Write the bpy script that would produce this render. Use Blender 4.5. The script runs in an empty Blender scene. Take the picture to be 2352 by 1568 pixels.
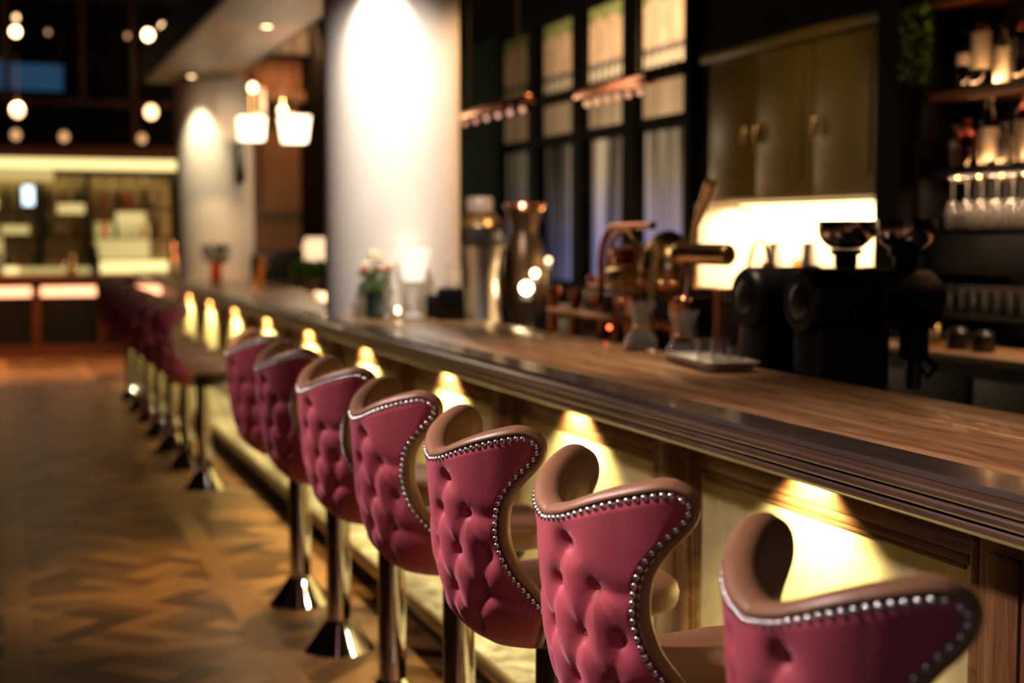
import bpy, bmesh, math, random
from mathutils import Vector, Matrix
random.seed(7)
SC = bpy.context.scene
COL = SC.collection
PI = math.pi
R = math.radians

# ------------------------------------------------------------------ camera
cam_d = bpy.data.cameras.new('camera'); cam = bpy.data.objects.new('camera', cam_d); COL.objects.link(cam)
cam_d.lens = 50; cam_d.sensor_width = 36; cam_d.clip_end = 200; cam_d.clip_start = 0.05
cam.location = (0, 0, 1.6)
cam.rotation_euler = (R(90 - 4.2717), 0, R(-19.98))
cam_d.dof.use_dof = True; cam_d.dof.focus_distance = 2.85; cam_d.dof.aperture_fstop = 1.9
SC.camera = cam

# ------------------------------------------------------------------ world, exposure
w = bpy.data.worlds.new('World'); SC.world = w; w.use_nodes = True
w.node_tree.nodes['Background'].inputs[0].default_value = (0.10, 0.13, 0.2, 1)
w.node_tree.nodes['Background'].inputs[1].default_value = 0.02
SC.view_settings.view_transform = 'Standard'; SC.view_settings.look = 'None'
SC.view_settings.gamma = 1; SC.view_settings.use_curve_mapping = False
SC.view_settings.exposure = 0.0
try:
    SC.cycles.use_denoising = True; SC.cycles.sample_clamp_indirect = 6; SC.cycles.caustics_reflective = False
    SC.cycles.caustics_refractive = False
except Exception: pass

# ------------------------------------------------------------------ room lights, fills included
WARM = (1.0, 0.62, 0.30); SOFT = (1.0, 0.74, 0.55); NEUT = (1.0, 0.80, 0.72)
def lamp(name, kind, loc, energy, color, target=None, **k):
    d = bpy.data.lights.new(name, kind); d.energy = energy; d.color = color
    for a, v in k.items(): setattr(d, a, v)
    o = bpy.data.objects.new(name, d); COL.objects.link(o); o.location = loc
    if target is not None:
        o.rotation_euler = (Vector(target) - Vector(loc)).to_track_quat('-Z', 'Y').to_euler()
    return o
# unseen overhead lights outside the frame, set for stools, counter and floor
for y_, e_ in ((1.75, 190), (2.9, 240), (4.1, 175), (5.4, 110)):
    lamp('unseen_light', 'SPOT', (-0.55, y_ + 0.95, 2.75), e_ * 1.5, (1.0, 0.73, 0.72), (1.0, y_, 0.98), spot_size=R(46), spot_blend=1.0, shadow_soft_size=0.09)
lamp('unseen_light', 'AREA', (-0.6, -1.2, 2.9), 7, (0.85, 0.85, 1.0), (1.4, 2.6, 0.8), shape='DISK', size=0.35)  # added fill behind the camera for stool sides and nail highlights
lamp('unseen_light', 'SPOT', (1.95, 1.4, 3.1), 95, (1.0, 0.66, 0.40), (2.15, 2.4, 1.15), spot_size=R(64), spot_blend=0.9, shadow_soft_size=0.06)
lamp('unseen_light', 'SPOT', (2.25, 4.4, 3.1), 150, (1.0, 0.72, 0.48), (2.2, 4.9, 1.15), spot_size=R(60), spot_blend=0.9, shadow_soft_size=0.05)
lamp('unseen_light', 'SPOT', (0.98, 7.0, 3.3), 420, (1.0, 0.62, 0.27), (1.08, 6.6, 0), spot_size=R(45), spot_blend=0.9, shadow_soft_size=0.06)
lamp('unseen_light', 'SPOT', (0.2, 17.2, 3.9), 1500, (1.0, 0.5, 0.2), (0.2, 18.0, 0), spot_size=R(64), spot_blend=1.0, shadow_soft_size=0.1)
lamp('aisle_fill', 'SPOT', (3.0, 6.3, 2.9), 22, (1.0, 0.72, 0.38), (4.2, 6.9, 2.0), spot_size=R(80), spot_blend=1.0, shadow_soft_size=0.1)  # added light without a fixture, lifts the wall cabinet
lamp('soffit_fill', 'SPOT', (2.75, 10.9, 2.3), 45, (1.0, 0.5, 0.2), (1.8, 11.3, 3.15), spot_size=R(95), spot_blend=1.0, shadow_soft_size=0.1)  # added uplight standing in for spot bounce on the soffit
# soffit spots by the two columns; fills without fixtures are added
lamp('soffit_spot', 'SPOT', (1.93, 7.40, 3.13), 130, (1.0, 0.86, 0.66), (2.0, 7.56, 1.9), spot_size=R(74), spot_blend=0.9, shadow_soft_size=0.03)
lamp('soffit_spot', 'SPOT', (1.75, 6.20, 3.10), 210, (1.0, 0.84, 0.74), (2.08, 7.7, 2.0), spot_size=R(60), spot_blend=0.8, shadow_soft_size=0.05)  # added fill spot without a fixture, brightens the whole near column
lamp('aisle_fill', 'SPOT', (3.30, 7.1, 3.1), 75, (1.0, 0.55, 0.25), (2.3, 7.9, 2.0), spot_size=R(60), spot_blend=0.8, shadow_soft_size=0.05)
lamp('soffit_spot', 'SPOT', (1.86, 14.28, 3.13), 120, (1.0, 0.82, 0.50), (1.97, 14.5, 1.9), spot_size=R(60), spot_blend=0.9, shadow_soft_size=0.03)
lamp('aisle_fill', 'SPOT', (2.6, 12.6, 3.0), 130, (1.0, 0.60, 0.32), (2.2, 14.8, 1.9), spot_size=R(60), spot_blend=0.9, shadow_soft_size=0.05)
lamp('soffit_spot', 'SPOT', (1.95, 10.7, 3.12), 60, SOFT, (2.25, 11.2, 1.15), spot_size=R(50), spot_blend=0.9, shadow_soft_size=0.03)

# ------------------------------------------------------------------ node helpers
class NT:
    def __init__(s, name):
        s.m = bpy.data.materials.new(name); s.m.use_nodes = True
        s.t = s.m.node_tree; s.n = s.t.nodes; s.l = s.t.links
        s.b = s.n['Principled BSDF']; s.out = s.n['Material Output']
    def new(s, typ, **k):
        x = s.n.new(typ)
        for a, v in k.items(): setattr(x, a, v)
        return x
    def put(s, sock, v):
        if hasattr(v, 'links'): s.l.new(v, sock)
        else: sock.default_value = v
    def math(s, op, a, b=0.0, c=None):
        x = s.new('ShaderNodeMath', operation=op); s.put(x.inputs[0], a); s.put(x.inputs[1], b)
        if c is not None: s.put(x.inputs[2], c)
        return x.outputs[0]
    def mix(s, f, a, b):
        x = s.new('ShaderNodeMix', data_type='RGBA'); s.put(x.inputs[0], f); s.put(x.inputs[6], a); s.put(x.inputs[7], b)
        return x.outputs[2]
    def coords(s):
        tc = s.new('ShaderNodeTexCoord'); return tc.outputs['Object']
    def sep(s, v):
        x = s.new('ShaderNodeSeparateXYZ'); s.l.new(v, x.inputs[0]); return x.outputs
    def comb(s, a, b, c):
        x = s.new('ShaderNodeCombineXYZ')
        for i, v in enumerate((a, b, c)): s.put(x.inputs[i], v)
        return x.outputs[0]
    def noise(s, vec, scale, detail=4, rough=0.55, dist=0.0):
        x = s.new('ShaderNodeTexNoise'); s.l.new(vec, x.inputs['Vector']); x.inputs['Scale'].default_value = scale
        x.inputs['Detail'].default_value = detail; x.inputs['Roughness'].default_value = rough; x.inputs['Distortion'].default_value = dist
        return x.outputs[0]
    def mapping(s, vec, sc=(1, 1, 1)):
        x = s.new('ShaderNodeMapping'); s.l.new(vec, x.inputs[0]); x.inputs['Scale'].default_value = sc; return x.outputs[0]
    def ramp(s, f, stops):
        x = s.new('ShaderNodeValToRGB'); s.l.new(f, x.inputs[0]); e = x.color_ramp.elements
        while len(e) < len(stops): e.new(0.5)
        for el, (p, c) in zip(e, stops): el.position = p; el.color = (*c, 1)
        return x.outputs[0]
    def bump(s, h, strength=0.2, dist=0.01):
        x = s.new('ShaderNodeBump'); s.l.new(h, x.inputs['Height']); x.inputs['Strength'].default_value = strength
        x.inputs['Distance'].default_value = dist; s.l.new(x.outputs[0], s.b.inputs['Normal'])
    def set(s, **k):
        names = {'col': 'Base Color', 'rough': 'Roughness', 'metal': 'Metallic', 'spec': 'Specular IOR Level', 'coat': 'Coat Weight',
                 'sheen': 'Sheen Weight', 'trans': 'Transmission Weight', 'emit': 'Emission Color', 'es': 'Emission Strength', 'ior': 'IOR', 'alpha': 'Alpha', 'sr': 'Sheen Roughness', 'st': 'Sheen Tint'}
        for a, v in k.items():
            if a in ('col', 'emit', 'st') and isinstance(v, tuple) and len(v) == 3: v = (*v, 1)
            s.put(s.b.inputs[names[a]], v)
        return s
M = {}
def simple(name, col, rough=0.5, metal=0.0, var=0.12, scale=6.0, **k):
    t = NT(name); n = t.noise(t.coords(), scale)
    a = tuple(c * (1 - var) for c in col); b = tuple(min(1, c * (1 + var)) for c in col)
    t.set(col=t.ramp(n, [(0.3, a), (0.7, b)]), rough=rough, metal=metal, **k)
    M[name] = t.m; return t.m
def emis(name, col, strength, base=(0.8, 0.8, 0.8)):
    t = NT(name); t.set(col=base, emit=col, es=strength, rough=0.5); M[name] = t.m; return t.m
def wood(name, dark, light, axis='Y', rough=0.35, scale=1.0, coat=0.0, bump=0.15, lo=0.35, hi=0.66):
    t = NT(name); c = t.coords()
    sc = {'Y': (9, .7, 9), 'X': (.7, 9, 9), 'Z': (9, 9, .7)}[axis]
    mv = t.mapping(c, tuple(v * scale for v in sc))
    n1 = t.noise(mv, 1.6, 6, 0.65, 1.2); n2 = t.noise(mv, 9.0, 3, 0.6)
    f = t.math('ADD', t.math('MULTIPLY', n1, 0.75), t.math('MULTIPLY', n2, 0.25))
    t.set(col=t.ramp(f, [(lo, dark), ((lo + hi) / 2, tuple((a + b) / 2 for a, b in zip(dark, light))), (hi, light)]), rough=rough, coat=coat)
    t.bump(f, bump, 0.004); M[name] = t.m; return t.m

# fabrics, leather, metals
t = NT('pink_suede'); c = t.coords(); n = t.noise(c, 5, 4); n2 = t.noise(c, 220, 2)
t.set(col=t.ramp(n, [(0.3, (0.46, 0.078, 0.105)), (0.7, (0.60, 0.118, 0.155))]), rough=0.55, sheen=0.45, sr=0.4, st=(1.0, 0.55, 0.65), spec=0.35)
t.bump(n2, 0.12, 0.002); M['suede'] = t.m
t = NT('brown_leather'); c = t.coords(); n = t.noise(c, 6, 4); vo = t.noise(c, 160, 3, 0.7)
t.set(col=t.ramp(n, [(0.3, (0.22, 0.11, 0.05)), (0.7, (0.34, 0.18, 0.09))]), rough=0.40, spec=0.5)
t.bump(vo, 0.12, 0.002); M['leather'] = t.m
simple('chrome', (0.78, 0.76, 0.74), 0.06, 1.0, 0.03)
simple('nail_metal', (0.93, 0.93, 0.90), 0.22, 0.93, 0.05)
simple('hopper_steel', (0.82, 0.76, 0.68), 0.16, 1.0, 0.03)
simple('tray_silver', (0.85, 0.84, 0.80), 0.35, 0.9, 0.03)
simple('steel', (0.60, 0.58, 0.55), 0.28, 1.0, 0.05)
simple('copper', (0.72, 0.32, 0.18), 0.22, 1.0, 0.15)
simple('brass', (0.75, 0.52, 0.24), 0.25, 1.0, 0.15)
simple('old_brass', (0.36, 0.27, 0.13), 0.3, 1.0, 0.25)
simple('dark_bronze', (0.10, 0.06, 0.03), 0.35, 0.7, 0.2)
simple('matte_black', (0.007, 0.006, 0.005), 0.4, 0.0, 0.2, spec=0.25)
simple('dark_plastic', (0.02, 0.017, 0.015), 0.25, 0.0, 0.2)
simple('teal_ceramic', (0.03, 0.06, 0.06), 0.25)
simple('white_ceramic', (0.85, 0.83, 0.78), 0.3, 0, 0.03)
simple('plaster', (0.80, 0.76, 0.70), 0.75, 0, 0.04, 3)
simple('stone', (0.30, 0.24, 0.20), 0.35, 0, 0.2)
simple('leaf', (0.10, 0.24, 0.03), 0.5, 0, 0.4, 20)
simple('dark_leaf', (0.02, 0.03, 0.01), 0.5, 0, 0.4, 20)
simple('petal_cream', (0.85, 0.75, 0.45), 0.6, 0, 0.1)
simple('petal_red', (0.55, 0.08, 0.05), 0.6, 0, 0.2)
simple('black_wall', (0.006, 0.005, 0.004), 0.7, 0, 0.3, spec=0.1)
simple('ceiling_dark', (0.03, 0.02, 0.014), 0.7, 0, 0.3)
simple('olive_paint', (0.15, 0.108, 0.018), 0.32, 0, 0.08, 2, spec=0.4)
simple('green_paint', (0.010, 0.014, 0.008), 0.4, 0, 0.1, 2)
simple('brown_wall', (0.20, 0.095, 0.035), 0.5, 0, 0.2, 1.2)
simple('copper_paint', (0.45, 0.19, 0.09), 0.6, 0, 0.1)
simple('red_wood', (0.10, 0.028, 0.012), 0.35, 0, 0.2, 4)
simple('shelf_wood', (0.34, 0.12, 0.03), 0.35, 0, 0.2, 4)
simple('label_paper', (0.86, 0.78, 0.62), 0.7, 0, 0.06)
simple('cloth_green', (0.03, 0.06, 0.045), 0.8, 0, 0.3)
simple('cap_red', (0.5, 0.02, 0.02), 0.4)
wood('counter_wood', (0.24, 0.12, 0.05), (0.50, 0.30, 0.155), 'Y', 0.30, 1.0, 0.25, 0.15, 0.42, 0.58)
wood('edge_band', (0.035, 0.028, 0.026), (0.075, 0.058, 0.05), 'Y', 0.22, 1.0, 0.3, 0.05)
wood('dark_oak', (0.04, 0.022, 0.013), (0.11, 0.065, 0.04), 'Y', 0.34, 1.2, 0.45)
wood('oak', (0.075, 0.03, 0.009), (0.24, 0.115, 0.042), 'Y', 0.36, 1.6, 0.1)
wood('oak_upright', (0.075, 0.03, 0.009), (0.22, 0.105, 0.04), 'Z', 0.36, 1.6, 0.1)
wood('soffit_wood', (0.05, 0.02, 0.005), (0.30, 0.14, 0.042), 'Y', 0.5, 0.3, 0, 0.15, 0.40, 0.62)
# gold leaf panel
t = NT('gold_leaf'); c = t.coords(); n = t.noise(c, 14, 6, 0.7); n2 = t.noise(c, 60, 3)
t.set(col=t.ramp(n, [(0.3, (0.46, 0.42, 0.18)), (0.7, (0.64, 0.58, 0.29))]), rough=t.math('ADD', 0.38, t.math('MULTIPLY', n2, 0.25)), metal=0.35)
t.bump(n, 0.08, 0.004); M['gold'] = t.m
# marble
t = NT('step_marble'); c = t.coords(); n = t.noise(c, 5, 8, 0.72, 1.6); n2 = t.noise(c, 22, 6, 0.7, 0.8)
t.set(col=t.mix(t.math('MULTIPLY', n2, 0.6), t.ramp(n, [(0.34, (0.09, 0.085, 0.05)), (0.5, (0.34, 0.32, 0.20)), (0.64, (0.66, 0.62, 0.45))]), (0.16, 0.15, 0.09, 1)), rough=0.18)
M['marble'] = t.m
# parquet floor
t = NT('parquet'); X, Y, Z = t.sep(t.coords()); S = 0.92
gx = t.math('DIVIDE', X, S); gy = t.math('DIVIDE', Y, S)
cx = t.math('FLOOR', gx); cy = t.math('FLOOR', gy); fx = t.math('SUBTRACT', gx, cx); fy = t.math('SUBTRACT', gy, cy)
BW = 0.12
bx_ = t.math('LESS_THAN', fx, BW); by_ = t.math('LESS_THAN', fy, BW)
border = t.math('MAXIMUM', bx_, by_)
a = t.math('ADD', gx, gy); b = t.math('SUBTRACT', gx, gy); K = 2.0
ia = t.math('FLOOR', t.math('MULTIPLY', a, K)); ib = t.math('FLOOR', t.math('MULTIPLY', b, K))
chk = t.math('FLOORED_MODULO', t.math('ADD', ia, ib), 2.0)
pa = t.math('FLOOR', t.math('MULTIPLY', a, K * 3)); pb = t.math('FLOOR', t.math('MULTIPLY', b, K * 3))
def wn(v):
    x = t.new('ShaderNodeTexWhiteNoise', noise_dimensions='3D'); t.l.new(v, x.inputs[0]); return x.outputs['Value']
h1 = wn(t.comb(pa, ib, 3.0)); h2 = wn(t.comb(ia, pb, 11.0)); hb = wn(t.comb(cx, cy, t.math('ADD', bx_, 5.0)))
tone = t.math('ADD', t.math('MULTIPLY', h1, chk), t.math('MULTIPLY', h2, t.math('SUBTRACT', 1.0, chk)))
def mixf(f, p, q): return t.math('ADD', t.math('MULTIPLY', p, t.math('SUBTRACT', 1.0, f)), t.math('MULTIPLY', q, f))
tone = mixf(border, tone, t.math('ADD', 0.55, t.math('MULTIPLY', hb, 0.5)))
def gap(v, k):
    fr = t.math('FRACT', t.math('MULTIPLY', v, k)); return t.math('LESS_THAN', fr, 0.045)
g1 = gap(a, K * 3); g2 = gap(b, K * 3)
seam = t.math('ADD', t.math('MULTIPLY', g1, chk), t.math('MULTIPLY', g2, t.math('SUBTRACT', 1.0, chk)))
seam = t.math('MULTIPLY', seam, t.math('SUBTRACT', 1.0, border))
ga = t.noise(t.comb(t.math('MULTIPLY', a, 30.0), t.math('MULTIPLY', b, 3.0), 0.0), 1.0, 4, 0.6)
gb = t.noise(t.comb(t.math('MULTIPLY', a, 3.0), t.math('MULTIPLY', b, 30.0), 0.0), 1.0, 4, 0.6)
grain = mixf(chk, gb, ga)
f = t.math('ADD', t.math('MULTIPLY', tone, 0.72), t.math('MULTIPLY', grain, 0.28))
colr = t.ramp(f, [(0.12, (0.045, 0.02, 0.006)), (0.5, (0.16, 0.08, 0.024)), (0.9, (0.34, 0.185, 0.065))])
colr = t.mix(t.math('MULTIPLY', seam, 0.75), colr, (0.02, 0.009, 0.003, 1))
t.set(col=colr, rough=t.math('ADD', 0.26, t.math('MULTIPLY', grain, 0.2)), spec=0.5)
t.bump(t.math('SUBTRACT', f, seam), 0.25, 0.003); M['parquet'] = t.m
# glass: thin, visible by reflection and a little tint, real refraction
def glass(name, col, rough=0.02, ior=1.45):
    t = NT(name); n = t.noise(t.coords(), 3)
    t.set(col=t.mix(t.math('MULTIPLY', n, 0.1), (*col, 1), (*[v * 0.8 for v in col], 1)), rough=rough, trans=0.93 if name == 'clear_glass' else 1.0, ior=ior); M[name] = t.m
glass('clear_glass', (0.97, 0.95, 0.92), 0.05); glass('amber_glass', (0.75, 0.30, 0.06)); glass('red_glass', (0.8, 0.05, 0.03)); glass('green_glass', (0.08, 0.16, 0.05)); glass('dark_glass', (0.06, 0.03, 0.02))
# tiles lit by the strip under the cabinet
t = NT('white_tile'); br = t.new('ShaderNodeTexBrick'); X, Y, Z = t.sep(t.coords())
t.l.new(t.comb(Y, Z, 0.0), br.inputs['Vector']); br.offset = 0; br.inputs['Scale'].default_value = 1.0
br.inputs['Brick Width'].default_value = 0.46; br.inputs['Row Height'].default_value = 0.8; br.inputs['Mortar Size'].default_value = 0.006
br.inputs['Color1'].default_value = (0.9, 0.85, 0.75, 1); br.inputs['Color2'].default_value = (0.86, 0.8, 0.7, 1); br.inputs['Mortar'].default_value = (0.5, 0.42, 0.3, 1)
t.set(col=br.outputs[0], rough=0.3); M['tile'] = t.m
# lit materials
emis('lamp_warm', (1.0, 0.72, 0.36), 9.0); emis('bulb', (1.0, 0.66, 0.32), 14.0); emis('bulb_dim', (1.0, 0.5, 0.22), 1.0); emis('glint_copper', (1.0, 0.42, 0.25), 0.9)
emis('bulb_mid', (1.0, 0.6, 0.28), 5.0)
emis('led_pink', (1.0, 0.40, 0.20), 3.2); emis('led_yellow', (1.0, 0.78, 0.30), 1.5); emis('led_yellow_soft', (0.85, 0.68, 0.22), 0.55)
emis('dusk_glass', (0.05, 0.20, 0.42), 0.22, (.02, .03, .04)); emis('screen_blue', (0.55, 0.8, 1.0), 2.5); emis('flame', (1.0, 0.72, 0.35), 22.0)
emis('shade_cloth', (1.0, 0.80, 0.50), 3.2); emis('shade_soft', (1.0, 0.66, 0.38), 1.15); emis('spotlit_white', (1.0, 0.88, 0.72), 0.9); emis('led_red', (1.0, 0.12, 0.03), 6.0)

# ------------------------------------------------------------------ mesh helpers
class MB:
    def __init__(s): s.bm = bmesh.new()
    def box(s, x0, x1, y0, y1, z0, z1, bev=0.0, seg=2):
        r = bmesh.ops.create_cube(s.bm, size=1.0); vs = r['verts']
        for v in vs:
            v.co = Vector(((x0 + x1) / 2 + v.co.x * (x1 - x0), (y0 + y1) / 2 + v.co.y * (y1 - y0), (z0 + z1) / 2 + v.co.z * (z1 - z0)))
        if bev > 0:
            es = list({e for v in vs for e in v.link_edges})
            bmesh.ops.bevel(s.bm, geom=es, offset=min(bev, 0.45 * min(x1 - x0, y1 - y0, z1 - z0)), segments=seg, affect='EDGES', profile=0.5)
        return s
    def lathe(s, prof, c=(0, 0, 0), seg=32, axis='Z', cap=True):
        rings = []
        for (r, h) in prof:
            ring = []
            for i in range(seg):
                a = 2 * PI * i / seg; p = (r * math.cos(a), r * math.sin(a), h)
                if axis == 'X': p = (h, r * math.cos(a), r * math.sin(a))
                elif axis == 'Y': p = (r * math.sin(a), h, r * math.cos(a))
                ring.append(s.bm.verts.new((p[0] + c[0], p[1] + c[1], p[2] + c[2])))
            rings.append(ring)
        for A, B in zip(rings, rings[1:]):
            for i in range(seg):
                j = (i + 1) % seg; s.bm.faces.new((A[i], A[j], B[j], B[i]))
        if cap: 
            s.bm.faces.new(list(reversed(rings[0]))); s.bm.faces.new(rings[-1])
        return s
    def tube(s, pts, r, seg=12, cap=True):
        pts = [Vector(p) for p in pts]; rings = []; up = Vector((0.13, 0.31, 0.94))
        n = len(pts)
        for i, p in enumerate(pts):
            d = (pts[min(i + 1, n - 1)] - pts[max(i - 1, 0)]).normalized()
            if abs(d.dot(up)) > 0.95: up = Vector((0.9, 0.3, 0.1))
            a = d.cross(up).normalized(); b_ = d.cross(a); rr = r[i] if isinstance(r, (list, tuple)) else r
            rings.append([s.bm.verts.new(p + a * rr * math.cos(2 * PI * k / seg) + b_ * rr * math.sin(2 * PI * k / seg)) for k in range(seg)])
        for A, B in zip(rings, rings[1:]):
            for i in range(seg):
                j = (i + 1) % seg; s.bm.faces.new((A[i], A[j], B[j], B[i]))
        if cap: s.bm.faces.new(list(reversed(rings[0]))); s.bm.faces.new(rings[-1])
        return s
    def ball(s, c, r, u=16, v=10, sc=(1, 1, 1)):
        q = bmesh.ops.create_uvsphere(s.bm, u_segments=u, v_segments=v, radius=r)
        for x in q['verts']: x.co = Vector((x.co.x * sc[0] + c[0], x.co.y * sc[1] + c[1], x.co.z * sc[2] + c[2]))
        return s
    def prism(s, poly, y0, y1, axis='Y', steps=1):
        # poly in (X,Z) swept along Y (axis 'Y'); in (X,Y) along Z (axis 'Z'); in (Y,Z) along X
        def P(a, b_, h):
            return {'Y': (a, h, b_), 'Z': (a, b_, h), 'X': (h, a, b_)}[axis]
        rings = [[s.bm.verts.new(P(a, b_, y0 + (y1 - y0) * k / steps)) for a, b_ in poly] for k in range(steps + 1)]
        n = len(poly)
        for A, B in zip(rings, rings[1:]):
            for i in range(n):
                j = (i + 1) % n; s.bm.faces.new((A[i], A[j], B[j], B[i]))
        s.bm.faces.new(rings[0]); s.bm.faces.new(list(reversed(rings[-1])))
        return s
    def xform(s, mat):
        bmesh.ops.transform(s.bm, matrix=mat, verts=s.bm.verts); return s
    def build(s, name, mat, parent=None, smooth=True, loc=None, angle=40):
        bmesh.ops.recalc_face_normals(s.bm, faces=s.bm.faces)
        me = bpy.data.meshes.new(name); s.bm.to_mesh(me); s.bm.free()
        me.materials.append(M[mat] if isinstance(mat, str) else mat)
        if smooth:
            for p in me.polygons: p.use_smooth = True
            try: me.set_sharp_from_angle(angle=R(angle))
            except Exception: pass
        o = bpy.data.objects.new(name, me); COL.objects.link(o)
        if loc is not None: o.location = loc
        if parent is not None: o.parent = parent
        return o
def tag(o, label=None, cat=None, group=None, kind=None):
    if label: o['label'] = label
    if cat: o['category'] = cat
    if group: o['group'] = group
    if kind: o['kind'] = kind
    return o
def thing(name, label, cat, loc=(0, 0, 0), rz=0.0, group=None):
    o = bpy.data.objects.new(name, None); COL.objects.link(o); o.empty_display_size = 0.1
    o.location = loc; o.rotation_euler = (0, 0, rz); return tag(o, label, cat, group)
def struct(name, mb, mat, label=None, smooth=False):
    o = mb.build(name, mat, smooth=smooth); return tag(o, label, kind='structure')
def copy_tree(o, parent=None):
    c = o.copy(); COL.objects.link(c)
    if parent is not None: c.parent = parent
    for ch in [x for x in bpy.data.objects if x.parent == o]: copy_tree(ch, c)
    return c

# ------------------------------------------------------------------ room shell
struct('floor', MB().box(-7, 7.5, -4, 26, -0.1, 0), 'parquet')
struct('ceiling', MB().box(-7, 7.5, -4, 26, 4.9, 5.0), 'ceiling_dark')
struct('wall_left', MB().box(-7.1, -7, -4, 26, 0, 4.9), 'black_wall')
struct('wall_behind', MB().box(-7, 7.5, -4.1, -4, 0, 4.9), 'black_wall')
struct('wall_far', MB().box(-7, 2.75, 21.2, 21.4, 0, 4.9), 'black_wall')
struct('wall_alcove', MB().box(2.75, 7.5, 22.0, 22.2, 0, 4.9), 'brown_wall')
# right wall behind the bar with an opening for the windows
struct('wall_right', MB().box(4.5, 4.7, -4, 8.78, 0, 4.9).box(4.5, 4.7, 8.78, 13.9, 0, 1.2).box(4.5, 4.7, 8.78, 13.9, 3.42, 4.9).box(4.5, 4.7, 13.9, 22.0, 0, 4.9), 'black_wall')
# soffit over the bar
struct('trim_soffit', MB().box(1.50, 2.22, -3.9, 15.0, 3.15, 3.16), 'soffit_wood')
struct('trim_fascia', MB().box(1.46, 1.50, -3.9, 15.0, 3.149, 3.42).box(2.22, 2.26, -3.9, 15.0, 3.15, 3.42).box(1.50, 2.22, 15.0, 15.04, 3.15, 3.42).box(1.46, 2.26, -3.9, 15.04, 3.42, 3.46), 'ceiling_dark')
for cy_, lb in ((7.914, 'wide round white column rising from the bar top, lit by a spot'), (14.82, 'slimmer looking round cream column further along the bar')):
    m = MB().lathe([(0.385, 1.152), (0.385, 3.149)], (2.15, cy_, 0), 72)
    o = m.build('column', 'plaster'); tag(o, lb, kind='structure')
# ------------------------------------------------------------------ the bar counter
Y0B, Y1B = 0.3, 18.6
bar = thing('bar_counter', 'long bar with worn wooden top, reeded dark edge and glowing gold front panels', 'bar counter', (0, 0, 0))
MB().box(1.79, 2.43, Y0B, Y1B, 1.10, 1.15, 0.004).build('countertop', 'counter_wood', bar)
band = [(1.79, 1.1495), (1.79, 1.10), (1.69, 1.10), (1.672, 1.135), (1.68, 1.146)]
MB().prism(band, Y0B, Y1B).build('edge_band', 'edge_band', bar)
def reed(cx, cz, r, a0, a1, n=8): return [(cx + r * math.cos(R(a0 + (a1 - a0) * i / n)), cz + r * math.sin(R(a0 + (a1 - a0) * i / n))) for i in range(n + 1)]
prof = [(1.99, 1.099), (1.69, 1.0995)] + [(1.672, 1.133), (1.655, 1.128)] + reed(1.661, 1.118, 0.0115, 110, 270) + [(1.672, 1.105)] + reed(1.672, 1.092, 0.0125, 110, 275) + [(1.685, 1.078)] + \
    reed(1.690, 1.064, 0.014, 110, 280) + [(1.71, 1.048), (1.735, 1.046), (1.745, 1.028), (1.80, 1.028), (1.82, 1.05), (1.99, 1.05)]
MB().prism(prof, Y0B, Y1B).build('reeded_moulding', 'dark_oak', bar, angle=60)
MB().box(1.99, 2.38, Y0B, Y1B, 0.15, 1.098).build('body', 'matte_black', bar)
MB().box(1.966, 1.99, Y0B, Y1B, 0.99, 1.05, 0.004).box(1.97, 1.99, Y0B, Y1B, 0.955, 0.989, 0.006).build('top_rail', 'oak', bar)
NP = 9
posts = [3.93 + 1.56 * k for k in range(-2, NP)]
for k, y in enumerate(posts):
    q = MB().box(1.945, 1.99, y - 0.085, y + 0.085, 0.151, 0.99, 0.006)
    q.box(1.937, 1.95, y - 0.05, y + 0.05, 0.32, 0.94, 0.005)
    q.build('post', 'oak_upright', bar)
for k in range(len(posts) - 1):
    ya, yb = posts[k] + 0.085, posts[k + 1] - 0.085
    pn = MB().box(1.982, 1.989, ya, yb, 0.20, 0.955).build('gold_panel', 'gold', bar)
    fr = MB()
    for (u0, u1, d) in ((0.0, 0.03, 0.035), (0.03, 0.05, 0.02), (0.05, 0.062, 0.012)):
        fr.box(1.982 - d, 1.982, ya + u0, ya + u1, 0.152, 0.955, 0.003); fr.box(1.982 - d, 1.982, yb - u1, yb - u0, 0.152, 0.955, 0.003)
    for (u0, u1, d) in ((0.0, 0.045, 0.014), (0.045, 0.07, 0.009), (0.07, 0.085, 0.005)):
        fr.box(1.982 - d, 1.982, ya + u1, yb - u1, 0.955 - u1, 0.955 - u0, 0.003)
    fr.box(1.945, 1.982, ya + 0.062, yb - 0.062, 0.152, 0.25, 0.004)
    fr.build('panel_frame', 'oak', bar)
    yc = (ya + yb) / 2
    if k >= 1:
        MB().lathe([(0.022, 1.030), (0.028, 1.049)], (1.868, yc, 0), 16).build('spotlight', 'old_brass', bar)
        o = lamp('panel_spot', 'SPOT', (1.868, yc, 1.024), 110 if k < 3 else 130, (1.0, 0.78, 0.42), (1.94, yc, 0.75), spot_size=R(118), spot_blend=0.55, shadow_soft_size=0.012)
step = thing('bar_step', 'marble topped step with brass nosing running along the bar foot', 'step', (0, 0, 0))
MB().box(1.56, 1.985, Y0B, Y1B, 0.11, 0.149, 0.004).build('marble_top', 'marble', step)
MB().box(1.60, 1.985, Y0B, Y1B, 0.001, 0.109).build('kickboard', 'matte_black', step)
MB().tube([(1.55, Y0B, 0.125), (1.55, Y1B, 0.125)], 0.024, 16).build('brass_nosing', 'old_brass', step)

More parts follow.
